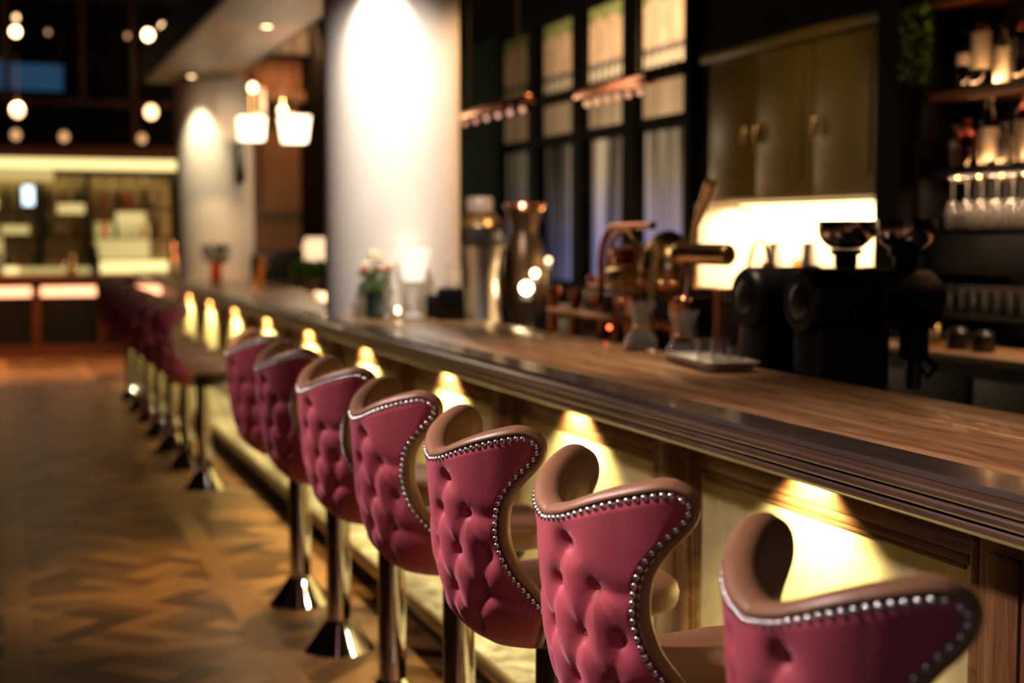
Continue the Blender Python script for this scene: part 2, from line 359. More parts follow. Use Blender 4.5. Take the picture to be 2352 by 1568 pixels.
# ------------------------------------------------------------------ bar stools
def interp(x, xs, ys):
    if x <= xs[0]: return ys[0]
    for i in range(1, len(xs)):
        if x <= xs[i]:
            t_ = (x - xs[i - 1]) / (xs[i] - xs[i - 1]); t_s = t_
            return ys[i - 1] + (ys[i] - ys[i - 1]) * t_s
    return ys[-1]
def smooth_tab(xs, ys):
    # Catmull-Rom through the table
    def f(x):
        if x <= xs[0]: return ys[0]
        if x >= xs[-1]: return ys[-1]
        i = max(k for k in range(len(xs) - 1) if xs[k] <= x)
        t_ = (x - xs[i]) / (xs[i + 1] - xs[i])
        m0 = (ys[i + 1] - ys[max(i - 1, 0)]) / (xs[i + 1] - xs[max(i - 1, 0)]) * (xs[i + 1] - xs[i])
        m1 = (ys[min(i + 2, len(xs) - 1)] - ys[i]) / (xs[min(i + 2, len(xs) - 1)] - xs[i]) * (xs[i + 1] - xs[i])
        return (2 * t_**3 - 3 * t_**2 + 1) * ys[i] + (t_**3 - 2 * t_**2 + t_) * m0 + (-2 * t_**3 + 3 * t_**2) * ys[i + 1] + (t_**3 - t_**2) * m1
    return f
SCL = smooth_tab([.66, .69, .72, .76, .85, .95, 1.05, 1.2], [.40, .58, .71, .82, .925, .97, 1.0, 1.045])
EDGE_V = [0, .10, .22, .30, .36, .42, .48, .56, .64, .72, .78, .84, .89, .93, .97, 1.0]
EDGE_P = [74, 76, 77, 72, 66, 60, 55.5, 51.5, 51, 53, 57, 63.5, 69, 72.5, 72, 66]
EDGE_Z = [.665, .72, .775, .800, .828, .855, .885, .930, .975, 1.02, 1.052, 1.085, 1.108, 1.130, 1.155, 1.169]
pe, ze = smooth_tab(EDGE_V, EDGE_P), smooth_tab(EDGE_V, EDGE_Z)
TOPZ = smooth_tab([0, 15, 25, 35, 45, 55, 62, 66], [1.098, 1.110, 1.124, 1.139, 1.152, 1.163, 1.169, 1.169])
CX, RX, RY = -0.06, 0.24, 0.235
def surf(phi, z, off=0.0):
    s_ = SCL(z); a_ = R(phi); flare = 1 + 0.04 * max(0, (abs(phi) - 45) / 25) * max(0, (z - .95) / .2)
    rx, ry = RX * s_ * flare, RY * s_ * flare
    n_ = Vector((-math.cos(a_) / rx, math.sin(a_) / ry, 0)).normalized()
    p_ = Vector((CX - rx * math.cos(a_), ry * math.sin(a_), z))
    return p_ - n_ * off, n_
def edge_phi_z(u, v):
    e = abs(u); zc_ = 0.665 + (1.098 - 0.665) * v
    phi = pe(v) * e
    z_top = TOPZ(min(66, phi)); zb = .665
    blend = e ** 1.6
    zrow = zc_ * (1 - blend) + ze(v) * blend
    if v > 0.85:
        k = (v - 0.85) / 0.15; zrow = zrow * (1 - k) + (TOPZ(66 * e)) * k if e < 1 else zrow
    return math.copysign(phi, u), zrow
BUTTONS = [(18, 1.055), (-16, 1.062), (41, .995), (17, .99), (-7, .985), (-31, .99), (27, .90), (2, .90), (-22, .90), (46, .905), (-44, .90), (38, .815), (12, .81), (-14, .81), (-39, .81), (24, .73), (-2, .728), (-27, .73)]
RA = 0.235
BXY = [(R(p_) * RA, z_) for p_, z_ in BUTTONS]
SEGS = []
for i, (x1, z1) in enumerate(BXY):
    for j, (x2, z2) in enumerate(BXY):
        if i < j and 0.06 < abs(z1 - z2) < 0.105 and abs(x1 - x2) < 0.085: SEGS.append(((x1, z1), (x2, z2)))
SEGS += [((R(-31) * RA, .99), (R(-52) * RA, .985)), ((R(-39) * RA, .81), (R(-72) * RA, .80)), ((R(41) * RA, .995), (R(52) * RA, .99)), ((R(38) * RA, .815), (R(72) * RA, .80))]
def segd(px, pz, s_):
    (x1, z1), (x2, z2) = s_; dx, dz = x2 - x1, z2 - z1
    t_ = max(0, min(1, ((px - x1) * dx + (pz - z1) * dz) / (dx * dx + dz * dz)))
    return math.hypot(px - x1 - t_ * dx, pz - z1 - t_ * dz)
def tuft(phi, z):
    x = R(phi) * RA; d = 0.0
    nb = min(math.hypot(x - bx, z - bz) for bx, bz in BXY)
    d += 0.013 * math.exp(-(nb / 0.011) ** 2) + 0.013 * math.exp(-(nb / 0.028) ** 2)
    ns = min(segd(x, z, s_) for s_ in SEGS)
    d += 0.0012 * math.exp(-(ns / 0.004) ** 2) + 0.0066 * math.exp(-(ns / 0.020) ** 2)
    return d * 0.85 - 0.005
NU, NV = 150, 110
def shell_grid(off_fn):
    g = []
    for j in range(NV + 1):
        v = j / NV; row = []
        for i in range(NU + 1):
            u = -1 + 2 * i / NU; phi, z = edge_phi_z(u, v)
            p_, n_ = surf(phi, z, off_fn(phi, z, u, v)); row.append(p_)
        g.append(row)
    return g
def outer_off(phi, z, u, v):
    e = min(1, (1 - abs(u)) / 0.07) * min(1, (1 - v) / 0.05) * min(1, v / 0.06)
    e = e * e * (3 - 2 * e)
    return tuft(phi, z) * e
def grid_mb(g, mb=None, close_bottom=False):
    mb = mb or MB(); vv = [[mb.bm.verts.new(p_) for p_ in r] for r in g]
    for A, B in zip(vv, vv[1:]):
        for i in range(len(A) - 1): mb.bm.faces.new((A[i], A[i + 1], B[i + 1], B[i]))
    return mb, vv
TH = 0.055
def make_stool(loc):
    root = thing('bar_stool', 'x', 'bar stool', loc, 0.0, 'tufted bar stools along the bar')
    og = shell_grid(outer_off)
    mb, vv = grid_mb(og)
    # underside bowl closing towards the pole
    prev = vv[0]; pts0 = [v_.co.copy() for v_ in prev]
    cen = Vector((0.0, 0, .655))
    for k, (f_, dz) in enumerate(((0.82, -.008), (0.5, -.014), (0.2, -.014))):
        cur = [mb.bm.verts.new(Vector((cen.x + (p_.x - cen.x) * f_, cen.y + (p_.y - cen.y) * f_, p_.z + dz))) for p_ in pts0]
        for i in range(len(prev) - 1): mb.bm.faces.new((prev[i], prev[i + 1], cur[i + 1], cur[i]))
        prev = cur
    shell = mb.build('backrest_shell', 'suede', root, angle=180)
    # rim path: up one side, across the top, down the other
    path = [(-1, j / NV) for j in range(NV + 1)] + [(-1 + 2 * i / NU, 1) for i in range(1, NU)] + [(1, 1 - j / NV) for j in range(NV + 1)]
    outer = []
    for (u, v) in path:
        phi, z = edge_phi_z(u, v); p_, n_ = surf(phi, z); outer.append((p_, n_))
    n = len(outer); mb = MB(); rings = []
    for i in range(n):
        p_, n_ = outer[i]
        a0 = outer[max(i - 3, 0)][0]; a1 = outer[min(i + 3, n - 1)][0]
        tan = (a1 - a0).normalized(); e_ = tan.cross(n_).normalized()
        # e_ must point away from the shell: at the top it points up, at the sides forward
        c_ = Vector((-0.25, 0, 0.95))
        if e_.dot(p_ - c_) < 0: e_ = -e_
        rings.append((p_, n_, e_))
    rv = []
    K_ = 12; rr = TH / 2
    for (p_, n_, e_) in rings:
        ring = []
        for k in range(K_ + 1):
            a_ = PI * k / K_
            q = p_ - n_ * (rr * (1 - math.cos(a_)) - 0.004) + e_ * (rr * 0.82 * math.sin(a_))
            if k == 0: q = p_ - n_ * 0.004
            ring.append(mb.bm.verts.new(q))
        rv.append(ring)
    for A, B in zip(rv, rv[1:]):
        for k in range(K_): mb.bm.faces.new((A[k], A[k + 1], B[k + 1], B[k]))
    def inner_off(phi, z, u, v):
        e = min(1, (1 - abs(u)) / 0.3) * min(1, (1 - v) / 0.25); e = e * (2 - e)
        return TH - 0.004 + 0.014 * e
    ig = shell_grid(inner_off); grid_mb(ig, mb)
    bmesh.ops.remove_doubles(mb.bm, verts=mb.bm.verts, dist=0.0012)
    mb.build('leather_lining', 'leather', root, angle=180)
    # nailhead trim
    nb = MB(); acc = 0.0; last = None; sp = 0.0140
    tmpl = [(0.0066, 0.0), (0.0061, 0.0024), (0.0045, 0.0043), (0.0021, 0.0053)]
    for i, (p_, n_, e_) in enumerate(rings):
        v = path[i][1]
        if v < 0.20: last = p_; continue
        acc += (p_ - last).length; last = p_
        if acc >= sp:
            acc = 0
            c_ = p_ + n_ * 0.0005 - e_ * 0.004
            b1 = e_; b2 = n_.cross(e_).normalized(); rws = []
            for (r_, h_) in tmpl:
                rws.append([nb.bm.verts.new(c_ + b1 * r_ * math.cos(2 * PI * q / 10) + b2 * r_ * math.sin(2 * PI * q / 10) + n_ * h_) for q in range(10)])
            for A, B in zip(rws, rws[1:]):
                for q in range(10): nb.bm.faces.new((A[q], A[(q + 1) % 10], B[(q + 1) % 10], B[q]))
            nb.bm.faces.new(rws[-1])
    nb.build('nailhead_trim', 'nail_metal', root, angle=180)
    for (phi, z) in BUTTONS:
        p_, n_ = surf(phi, z, 0.0245)
        MB().ball((p_.x, p_.y, p_.z), 0.0075, 12, 8).build('upholstery_button', 'suede', root)
    # seat
    def rrect(x0, x1, y0, y1, r, n_=8):
        out = []
        for (cx_, cy_, a0) in ((x1 - r, y1 - r, 0), (x0 + r, y1 - r, 90), (x0 + r, y0 + r, 180), (x1 - r, y0 + r, 270)):
            for k in range(n_ + 1): out.append((cx_ + r * math.cos(R(a0 + 90 * k / n_)), cy_ + r * math.sin(R(a0 + 90 * k / n_))))
        return out
    base = [(x, y * (0.80 + 0.20 * max(0, min(1, (x + 0.10) / 0.14)))) for x, y in rrect(-0.20, 0.27, -0.205, 0.205, 0.13, 14)]; sm = MB(); rws = []
    for (f_, z) in ((0.90, .735), (0.97, .742), (1.0, .757), (1.01, .775), (0.99, .792), (0.94, .804), (0.80, .812), (0.5, .816), (0.2, .817)):
        rws.append([sm.bm.verts.new(((x - .035) * f_ + .035, y * f_, z)) for x, y in base])
    for A, B in zip(rws, rws[1:]):
        for i in range(len(A)): sm.bm.faces.new((A[i], A[(i + 1) % len(A)], B[(i + 1) % len(A)], B[i]))
    sm.bm.faces.new(rws[-1]); sm.bm.faces.new(list(reversed(rws[0])))
    sm.build('seat', 'leather', root, angle=180)
    MB().lathe([(0.05, .645), (0.13, .66), (0.17, .70), (0.18, .735)], (0.02, 0, 0), 32).build('seat_plate', 'matte_black', root)
    MB().lathe([(0.046, 0.05), (0.046, .655)], (0, 0, 0), 32).build('pole', 'chrome', root)
    MB().lathe([(0.135, 0.001), (0.137, 0.006), (0.132, 0.012), (0.105, 0.045), (0.078, 0.082), (0.058, 0.108), (0.050, 0.118), (0.0465, 0.122)], (0, 0, 0), 48).build('bell_base', 'chrome', root)
    return root
proto = make_stool((1.22, 1.62, 0))
pink = [(1.62, 'pink tufted bar stool at the near end of the row, cropped by the frame bottom'),
        (2.35, 'pink tufted bar stool second from the near end, its whole nail studded wing visible'),
        (3.06, 'pink tufted bar stool third from the near end, sharpest in focus'),
        (3.80, 'pink tufted bar stool fourth from the near end'),
        (4.53, 'pink tufted bar stool fifth from the near end, chrome pole in view below it'),
        (5.32, 'pink tufted bar stool sixth from the near end'),
        (6.06, 'last pink tufted bar stool before the gap and the dark red ones')]
red = [(9.06 + 0.86 * k, 'dark red bar stool, ' + s_ + ' of the shadowed far group') for k, s_ in enumerate(('nearest and widest visible', 'second nearest', 'third nearest', 'fourth nearest', 'fifth nearest', 'sixth nearest', 'furthest'))]
for i, (y, lb) in enumerate(pink + red):
    o = proto if i == 0 else copy_tree(proto)
    o.location = (1.22 + (0.0 if i < 7 else 0.0), y, 0); o.rotation_euler.z = R([0, 0, 0, -1, 1, 0, 1, 0, 1, -1, 0, 1, 0, 0][i]); o['label'] = lb

# ------------------------------------------------------------------ far bar across the end of the room
fb = thing('far_bar', 'second bar across the far end, dark red wood with glowing strips under its top', 'bar counter', (0, 0, 0))
MB().box(-2.5, 2.75, 19.25, 19.85, 1.04, 1.09, 0.006).build('countertop', 'shelf_wood', fb)
MB().box(-2.5, 2.75, 19.50, 19.80, 0.0, 1.039).build('body', 'matte_black', fb)
MB().box(-2.5, 2.75, 19.42, 19.499, 0.94, 1.039).box(-2.5, 2.75, 19.40, 19.499, 0.001, 0.17).build('rail', 'red_wood', fb)
xp = [-2.35, -1.45, -0.55, 0.50, 1.32, 2.50]
for x in xp: MB().box(x - .05, x + .05, 19.40, 19.499, 0.171, 0.939, 0.005).build('post', 'red_wood', fb)
for a_, b_ in zip(xp, xp[1:]):
    MB().box(a_ + .06, b_ - .06, 19.485, 19.499, 0.175, 0.80).build('panel', 'matte_black', fb)
    MB().box(a_ + .06, b_ - .06, 19.43, 19.47, 0.81, 0.93, 0.004).build('light_strip', 'led_pink', fb)
    lamp('strip_glow', 'AREA', ((a_ + b_) / 2, 19.30, 0.80), 1.2, (1, 0.42, 0.2), ((a_ + b_) / 2, 19.2, 0), shape='RECTANGLE', size=0.6, size_y=0.05)
# back bar furniture behind it
bb = thing('back_bar', 'far back bar with glowing shelf edges and yellow lit niches', 'back bar', (0, 0, 0))
MB().box(-2.5, 2.7, 20.5, 21.1, 0.0, 1.06).build('cabinet', 'red_wood', bb)
MB().box(-2.5, 2.35, 20.45, 20.5, 1.07, 1.16, 0.004).build('light_strip', 'led_yellow_soft', bb)
MB().box(1.35, 2.55, 20.40, 20.445, 1.09, 1.24, 0.004).build('light_strip', 'led_yellow', bb)
MB().box(-2.5, 0.30, 20.40, 20.445, 1.09, 1.17, 0.004).build('light_strip', 'led_yellow', bb)
for z in (1.55, 1.95): MB().box(-2.5, 2.4, 20.75, 21.05, z, z + .03).build('shelf', 'red_wood', bb)
MB().box(1.36, 2.10, 20.98, 21.0, 1.27, 1.78, 0.01).build('lit_niche', 'led_yellow_soft', bb)
MB().box(-0.6, 0.12, 20.98, 21.0, 1.27, 1.60, 0.01).build('lit_niche', 'led_yellow_soft', bb)
for x in (-1.2, -0.3, 0.62, 1.25): MB().box(x - .03, x + .03, 20.74, 21.06, 1.07, 2.5).build('divider', 'matte_black', bb)
cn = thing('bar_canopy', 'glass rack canopy above the far bar with a long yellow light strip', 'canopy', (0, 0, 0))
MB().box(-2.5, 2.50, 19.5, 20.1, 2.60, 2.72).build('frame', 'red_wood', cn)
MB().box(-2.5, 2.42, 19.44, 19.49, 2.46, 2.59, 0.004).build('light_strip', 'led_yellow', cn)
MB().box(-2.5, 2.42, 19.5, 20.1, 2.50, 2.52).build('glass_rail', 'steel', cn)
MB().box(-0.35, 0.75, 19.46, 19.492, 2.30, 2.44, 0.004).build('light_strip', 'led_yellow_soft', cn)
def stemware(name, h, r, parent=None, loc=(0, 0, 0), mat='clear_glass', seg=20):
    b_ = 0.42 * h
    pr = [(r * .85, 0), (r * .85, .003), (.006, .008), (.004, b_), (r * .5, b_ + .012), (r * .95, b_ + .25 * h), (r, b_ + .35 * h), (r * .78, h), (r * .76, h), (r * .96, b_ + .34 * h), (r * .47, b_ + .018), (.0012, b_ + .012)]
    return MB().lathe(pr, (0, 0, 0), seg).build(name, mat, parent, loc=loc)
g0 = stemware('wine_glass', .20, .045)
g0.rotation_euler.x = PI
far_gl = []
for i in range(20):
    g = g0 if i == 0 else g0.copy()
    if i: COL.objects.link(g)
    g.location = (0.30 + 0.105 * i, 19.72 + 0.12 * (i % 2), 2.495)
    tag(g, 'small wine glass hanging upside down under the far canopy, lit yellow', 'wine glass', 'glasses hanging under the far canopy')
BK = [('amber_glass', .30, .04), ('clear_glass', .28, .045), ('green_glass', .31, .038), ('red_glass', .26, .042), ('dark_glass', .30, .04)]
def bottle_prof(h, r, nr=.013, sh=.6):
    return [(r * .9, 0), (r, .006), (r, h * sh), (r * .92, h * (sh + .05)), (r * .55, h * (sh + .14)), (nr * 1.1, h * (sh + .2)), (nr, h * .94), (nr * 1.25, h * .945), (nr * 1.25, h)]
k_ = 0
for z in (1.581, 1.981, 1.061):
    for i in range(12):
        mt, h, r = BK[(i * 3 + k_) % 5]; k_ += 1
        x = 0.18 + 0.185 * i + random.uniform(-.03, .03)
        if z < 1.2 and 1.28 < x < 2.2: continue
        if min(abs(x - q) for q in (-1.2, -0.3, 0.62, 1.25)) < .08: continue
        o = MB().lathe(bottle_prof(h, r), (0, 0, 0), 16).build('bottle', mt, loc=(x, 20.86 if z > 1.2 else 20.7, z + .001))
        tag(o, '%s on the far back bar, %s' % ({'amber_glass': 'amber bottle', 'clear_glass': 'clear bottle', 'green_glass': 'green bottle', 'red_glass': 'red bottle', 'dark_glass': 'dark brown bottle'}[mt], {1.581: 'middle shelf', 1.981: 'upper shelf', 1.061: 'lowest level'}[z]), 'bottle', 'far back bar bottles, %s, %s' % ({1.581: 'middle shelf', 1.981: 'upper shelf', 1.061: 'lowest level'}[z], mt))
lamp('far_glow', 'AREA', (1.0, 20.3, 2.45), 5, (1, 0.78, 0.35), (1.0, 20.9, 1.0), shape='RECTANGLE', size=2.6, size_y=.1)
# objects standing on the far bar top
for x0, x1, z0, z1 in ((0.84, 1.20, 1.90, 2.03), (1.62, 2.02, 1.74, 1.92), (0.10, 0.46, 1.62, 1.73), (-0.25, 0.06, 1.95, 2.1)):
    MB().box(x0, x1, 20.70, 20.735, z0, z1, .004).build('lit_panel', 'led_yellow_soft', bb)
MB().box(-2.4, 2.4, 21.01, 21.03, 1.1, 2.45).build('back_panel', 'old_brass', bb)
sc = thing('small_screen', 'small upright screen glowing blue white on the far back bar shelf', 'screen', (0.46, 20.62, 1.981))
MB().box(-.06, .06, 0.0, .06, .001, .012, .003).build('stand', 'matte_black', sc)
MB().box(-.085, .085, -.012, .012, .013, .30, .006).build('casing', 'matte_black', sc); MB().box(-.07, .07, -.016, -.0125, .03, .285).build('display', 'screen_blue', sc)
for x, y, h, mt, lb in ((0.05, 19.5, .30, 'steel', 'steel shaker on the far bar, furthest left'), (0.95, 19.55, .26, 'brass', 'brass jug on the far bar in front of the yellow niche'), (1.25, 19.5, .36, 'matte_black', 'black jar on the far bar left of the yellow niche'), (2.25, 19.5, .42, 'copper', 'copper jug on the far bar beside the cream column'), (2.42, 19.6, .34, 'copper', 'shorter copper pot on the far bar beside the cream column')):
    o = MB().lathe([(.05, 0), (.06, .02), (.065, h * .5), (.04, h * .75), (.045, h)], (0, 0, 0), 24).build('shaker', mt, loc=(x, y, 1.091)); tag(o, lb, 'bar vessel')
for x, y, z, s_, lb in ((0.60, 20.72, 1.581 + .3, .035, 0), ):
    pass
cw = thing('candle_lantern', 'small glowing red topped candle lantern on the far back bar', 'lantern', (0.97, 20.59, 1.061))
MB().lathe([(.06, .001), (.065, .02), (.06, .16), (.05, .17)], (0, 0, 0), 24).build('body', 'bulb_dim', cw); MB().lathe([(.055, .171), (.02, .23), (.01, .25)], (0, 0, 0), 24).build('lid', 'cap_red', cw)
# dusk window and upper glazing of the far wall
wn_ = tag(MB().box(-1.4, 0.18, 21.14, 21.18, 3.62, 4.02).box(0.26, 0.98, 21.14, 21.18, 3.62, 3.98).build('window_1', 'dusk_glass', smooth=False), None, kind='structure')
struct('trim_1', MB().box(-2.6, 2.7, 21.05, 21.13, 3.42, 3.5).box(0.18, .26, 21.05, 21.13, 3.5, 4.89).box(1.2, 1.27, 21.05, 21.13, 3.5, 4.89).box(1.9, 1.97, 21.05, 21.13, 2.75, 4.89).box(-2.6, 2.7, 21.05, 21.13, 2.80, 2.86), 'red_wood')
def pendant(x, y, z, r, mat, lb, top=4.9, grp=None, shade=None):
    t_ = thing('pendant_bulb', lb, 'pendant lamp', (x, y, z), 0, grp)
    MB().ball((0, 0, 0), r, 20, 12, (1, 1, 1.15)).build('bulb', mat, t_)
    MB().lathe([(.02, r * 1.05), (.026, r * 1.1), (.02, r * 1.1 + .06)], (0, 0, 0), 16).build('socket', 'old_brass', t_)
    MB().tube([(0, 0, r * 1.1 + .06), (0, 0, top - z - .001)], .004, 8).build('cord', 'matte_black', t_)
    return t_
def px_at(u, v, Y):   # offline camera solve of where a lamp seen at (u, v) hangs at depth Y
    return None
PB = [(0.326, 4.17, .055, 'bulb', 'glowing bulb hanging upper left before the dark glazing'), (1.973, 4.22, .06, 'bulb', 'largest glowing bulb hanging next to the soffit edge'), (0.34, 4.36, .030, 'bulb_mid', 'tiny bulb hanging directly above the upper left one'),
      (2.16, 4.34, .035, 'bulb_mid', 'tiny bulb hanging highest, next to the soffit edge'), (0.72, 4.18, .025, 'bulb_dim', 'faint narrow bulb between the two bright upper bulbs, left one'), (1.70, 4.18, .025, 'bulb_dim', 'faint narrow bulb between the two bright upper bulbs, right one'),
      (0.328, 3.192, .07, 'bulb_mid', 'wide bulb hanging above the canopy, left one'), (1.993, 3.219, .075, 'bulb_mid', 'wide bulb hanging above the canopy, right one'),
      (0.30, 2.88, .05, 'bulb_dim', 'dim orange bulb low over the canopy, left of three'), (0.89, 2.87, .055, 'bulb_dim', 'dim orange bulb low over the canopy, middle of three'), (1.87, 2.87, .05, 'bulb_dim', 'dim orange bulb low over the canopy, right of three')]
for i_, (x, z, r, mt, lb) in enumerate(PB):
    q_ = (1.0, .985, .95, .94, 1.0, 1.0, .90, .96, .86, .99, .92)[i_]; pendant(x * q_, 19.4 * q_ if q_ < 1 else 19.3, 1.6 + (z - 1.6) * q_, r, mt, lb)

# ------------------------------------------------------------------ alcove between the columns
lt = lamp('alcove_lamp', 'AREA', (4.5, 20.6, 4.5), 80, (1, 0.55, 0.25), (4.3, 22, 3.0), shape='DISK', size=.8)
lamp('alcove_lamp', 'POINT', (3.9, 18.0, 1.5), 90, (1, 0.6, 0.3), shadow_soft_size=.3)
rb = MB()
for i in range(60): rb.box(3.75 + i * .026, 3.766 + i * .026, 21.90, 21.95, 3.86, 4.26)
rb.box(3.73, 5.33, 21.951, 21.999, 3.82, 4.30)
tag(rb.build('copper_ribbed_panel', 'copper_paint', smooth=False), 'ribbed copper panel high on the alcove wall between the columns', 'wall panel')
struct('trim_5', MB().box(2.76, 7.49, 21.3, 21.6, 4.30, 4.89), 'ceiling_dark')
struct('trim_2', MB().box(3.0, 6.5, 21.6, 21.99, 3.62, 3.78), 'soffit_wood')
for x0, x1 in ((3.85, 4.55), (4.62, 5.3)):
    f_ = thing('wall_picture', 'brown framed panel on the alcove wall, %s' % ('left one' if x0 < 4 else 'right one beside the white column'), 'picture', ((x0 + x1) / 2, 21.97, 2.6))
    hw = (x1 - x0) / 2
    MB().box(-hw, hw, -.03, .02, .62, .70).box(-hw, hw, -.03, .02, -.7, -.62).box(-hw, -hw + .06, -.03, .02, -.62, .62).box(hw - .06, hw, -.03, .02, -.62, .62).build('frame', 'dark_oak', f_)
    MB().box(-hw + .061, hw - .061, -.01, .02, -.619, .619).build('board', 'brown_wall', f_)
pl = thing('pendant_lantern', 'left one of two white box shaded lanterns over the bar end', 'lantern lamp', (2.32, 13.6, 2.603))
def lantern(t_, w0, w1, h):
    m = MB(); v = []
    for z, w_ in ((-h / 2, w0), (h / 2, w1)): v.append([m.bm.verts.new((sx * w_, sy * w_, z)) for sx, sy in ((-1, -1), (1, -1), (1, 1), (-1, 1))])
    for i in range(4): m.bm.faces.new((v[0][i], v[0][(i + 1) % 4], v[1][(i + 1) % 4], v[1][i]))
    m.bm.faces.new(v[1]); m.bm.faces.new(v[0][::-1])
    m.build('shade', 'shade_cloth', t_, smooth=False)
    MB().box(-w1, w1, -w1, w1, h / 2 + .001, h / 2 + .02, .004).build('cap', 'old_brass', t_)
    MB().tube([(0, 0, h / 2 + .02), (0, 0, 4.9 - 2.607)], .008, 8).build('rod', 'old_brass', t_)
lantern(pl, .105, .12, .215)
pl2 = thing('pendant_lantern', 'right one of two white box shaded lanterns, flaring wider at its top', 'lantern lamp', (2.73, 13.6, 2.607))
lantern(pl2, .102, .132, .245)
lamp('lantern_glow', 'POINT', (2.55, 13.3, 2.4), 12, (1, 0.72, 0.45), shadow_soft_size=.15)
pendant(2.186, 12.72, 2.90, .036, 'lamp_warm', 'round bulb hanging from the soffit above the left box shaded lantern', 3.149)
pendant(2.52, 13.1, 2.74, .04, 'bulb_mid', 'flat dim bulb hanging between the two box shaded lanterns', 4.9)
gb = thing('glass_cylinder_lamp', 'slim amber glass cylinder lamp hanging by the cream column', 'pendant lamp', (2.30, 12.96, 2.80))
MB().lathe([(.04, -.1), (.04, .13)], (0, 0, 0), 20).build('cylinder', 'bulb_dim', gb); MB().tube([(0, 0, .13), (0, 0, 2.099)], .005, 8).build('rod', 'old_brass', gb)
sp = thing('wall_speaker', 'narrow black speaker mounted on the far side of the cream column', 'speaker', (2.345, 14.43, 2.33))
MB().box(-.045, .045, -.05, .05, -.2, .2, .01).build('cabinet', 'matte_black', sp); MB().box(-.037, .037, -.055, -.051, -.18, .18, .002).build('grille', 'dark_plastic', sp)

# ------------------------------------------------------------------ work bench behind the bar top
wb = thing('work_bench', 'low dark work bench behind the bar top', 'work bench', (0, 0, 0))
MB().box(2.45, 3.25, 0.5, 18.6, 0.91, 0.95, .004).build('worktop', 'dark_plastic', wb)
MB().box(2.47, 3.20, 0.5, 18.6, 0.001, 0.909).build('carcass', 'green_paint', wb)

# flowers, vases and table lamps
def leafy(mb, n, r, h, z0, wl=.02):
    for i in range(n):
        a_ = random.uniform(0, 2 * PI); rr = r * math.sqrt(random.random()); z = z0 + random.random() * h
        p_ = Vector((rr * math.cos(a_), rr * math.sin(a_), z)); d = Vector((math.cos(a_), math.sin(a_), random.uniform(-.2, 1))).normalized() * wl * 1.6
        s_ = Vector((-math.sin(a_), math.cos(a_), random.uniform(-.4, .4))) * wl * .55; up = Vector((0, 0, wl * .25))
        v = [mb.bm.verts.new(q) for q in (p_, p_ + d * .5 + s_ + up, p_ + d, p_ + d * .5 - s_ + up)]
        mb.bm.faces.new(v)
    return mb
v1 = thing('flower_vase', 'dark teal vase of cream and red flowers before the white column', 'flower vase', (1.93, 7.48, 1.151))
MB().lathe([(.042, 0), (.05, .01), (.046, .09), (.052, .15), (.047, .15), (.04, .02), (.001, .012)], (0, 0, 0), 28, cap=False).build('vase', 'teal_ceramic', v1)
leafy(MB(), 160, .075, .13, .13, .022).build('foliage', 'leaf', v1, smooth=False)
for i in range(9):
    a_ = i * 2.4; r_ = .03 + .06 * (i % 3) / 2
    fl = MB().ball((r_ * math.cos(a_), r_ * math.sin(a_), .26 + .03 * (i % 4)), .024, 12, 8, (1, 1, .7)); fl.build('flower', 'petal_cream' if i % 4 else 'petal_red', v1)
for x, y in ((1.86, 14.28), (1.93, 7.40), (1.95, 10.7)):
    d_ = thing('soffit_downlight', {14.28: 'small glowing downlight in the soffit before the cream column', 7.40: 'downlight in the soffit close before the wide white column', 10.7: 'downlight in the soffit between the two columns'}[y], 'downlight', (x, y, 3.149))
    MB().lathe([(.035, -.004), (.045, -.004), (.045, 0), (.035, 0), (.035, -.004)], (0, 0, 0), 28, cap=False).build('ring', 'old_brass', d_); MB().lathe([(.034, -.003), (.034, -.001)], (0, 0, 0), 24).build('lens', 'bulb', d_)
tl = thing('tealight', 'bright glowing tealight in clear glass beside the flower vase', 'candle', (2.03, 7.38, 1.151))
MB().lathe([(.026, 0), (.03, .004), (.033, .06), (.031, .06), (.027, .008), (.001, .006)], (0, 0, 0), 24, cap=False).build('glass', 'clear_glass', tl)
MB().lathe([(.021, .009), (.021, .03)], (0, 0, 0), 20).build('wax', 'white_ceramic', tl); MB().ball((0, 0, .045), .012, 12, 8, (1, 1, 1.5)).build('flame', 'flame', tl)
v2 = thing('white_vase', 'white flared vase with an added glow in front of the white column', 'table lamp', (2.13, 7.42, 1.151))  # vase given a lamp form and an added glow
MB().lathe([(.055, 0), (.06, .008), (.03, .03), (.03, .10), (.045, .20)], (0, 0, 0), 28).build('base', 'white_ceramic', v2)
MB().lathe([(.06, .205), (.095, .38), (.097, .38), (.001, .375)], (0, 0, 0), 32, cap=False).build('shade', 'spotlit_white', v2)  # emission put into the white for the spotlight falling on it
v3 = thing('dark_flower_vase', 'glass vase with dark drooping flowers by the cream column', 'flower vase', (2.02, 13.95, 1.151))
MB().lathe([(.05, 0), (.06, .01), (.055, .14), (.06, .2), (.055, .2), (.05, .02), (.001, .012)], (0, 0, 0), 24, cap=False).build('vase', 'amber_glass', v3)
leafy(MB(), 220, .12, .17, .18, .035).build('foliage', 'dark_leaf', v3, smooth=False)
v4 = thing('potted_herb', 'bright green potted herb partly hidden by the white column', 'potted plant', (2.34, 11.1, 1.151))
MB().lathe([(.05, 0), (.065, .1), (.06, .1), (.05, .09), (.001, .09)], (0, 0, 0), 24, cap=False).build('pot', 'stone', v4)
leafy(MB(), 320, .12, .14, .09, .035).build('foliage', 'leaf', v4, smooth=False)
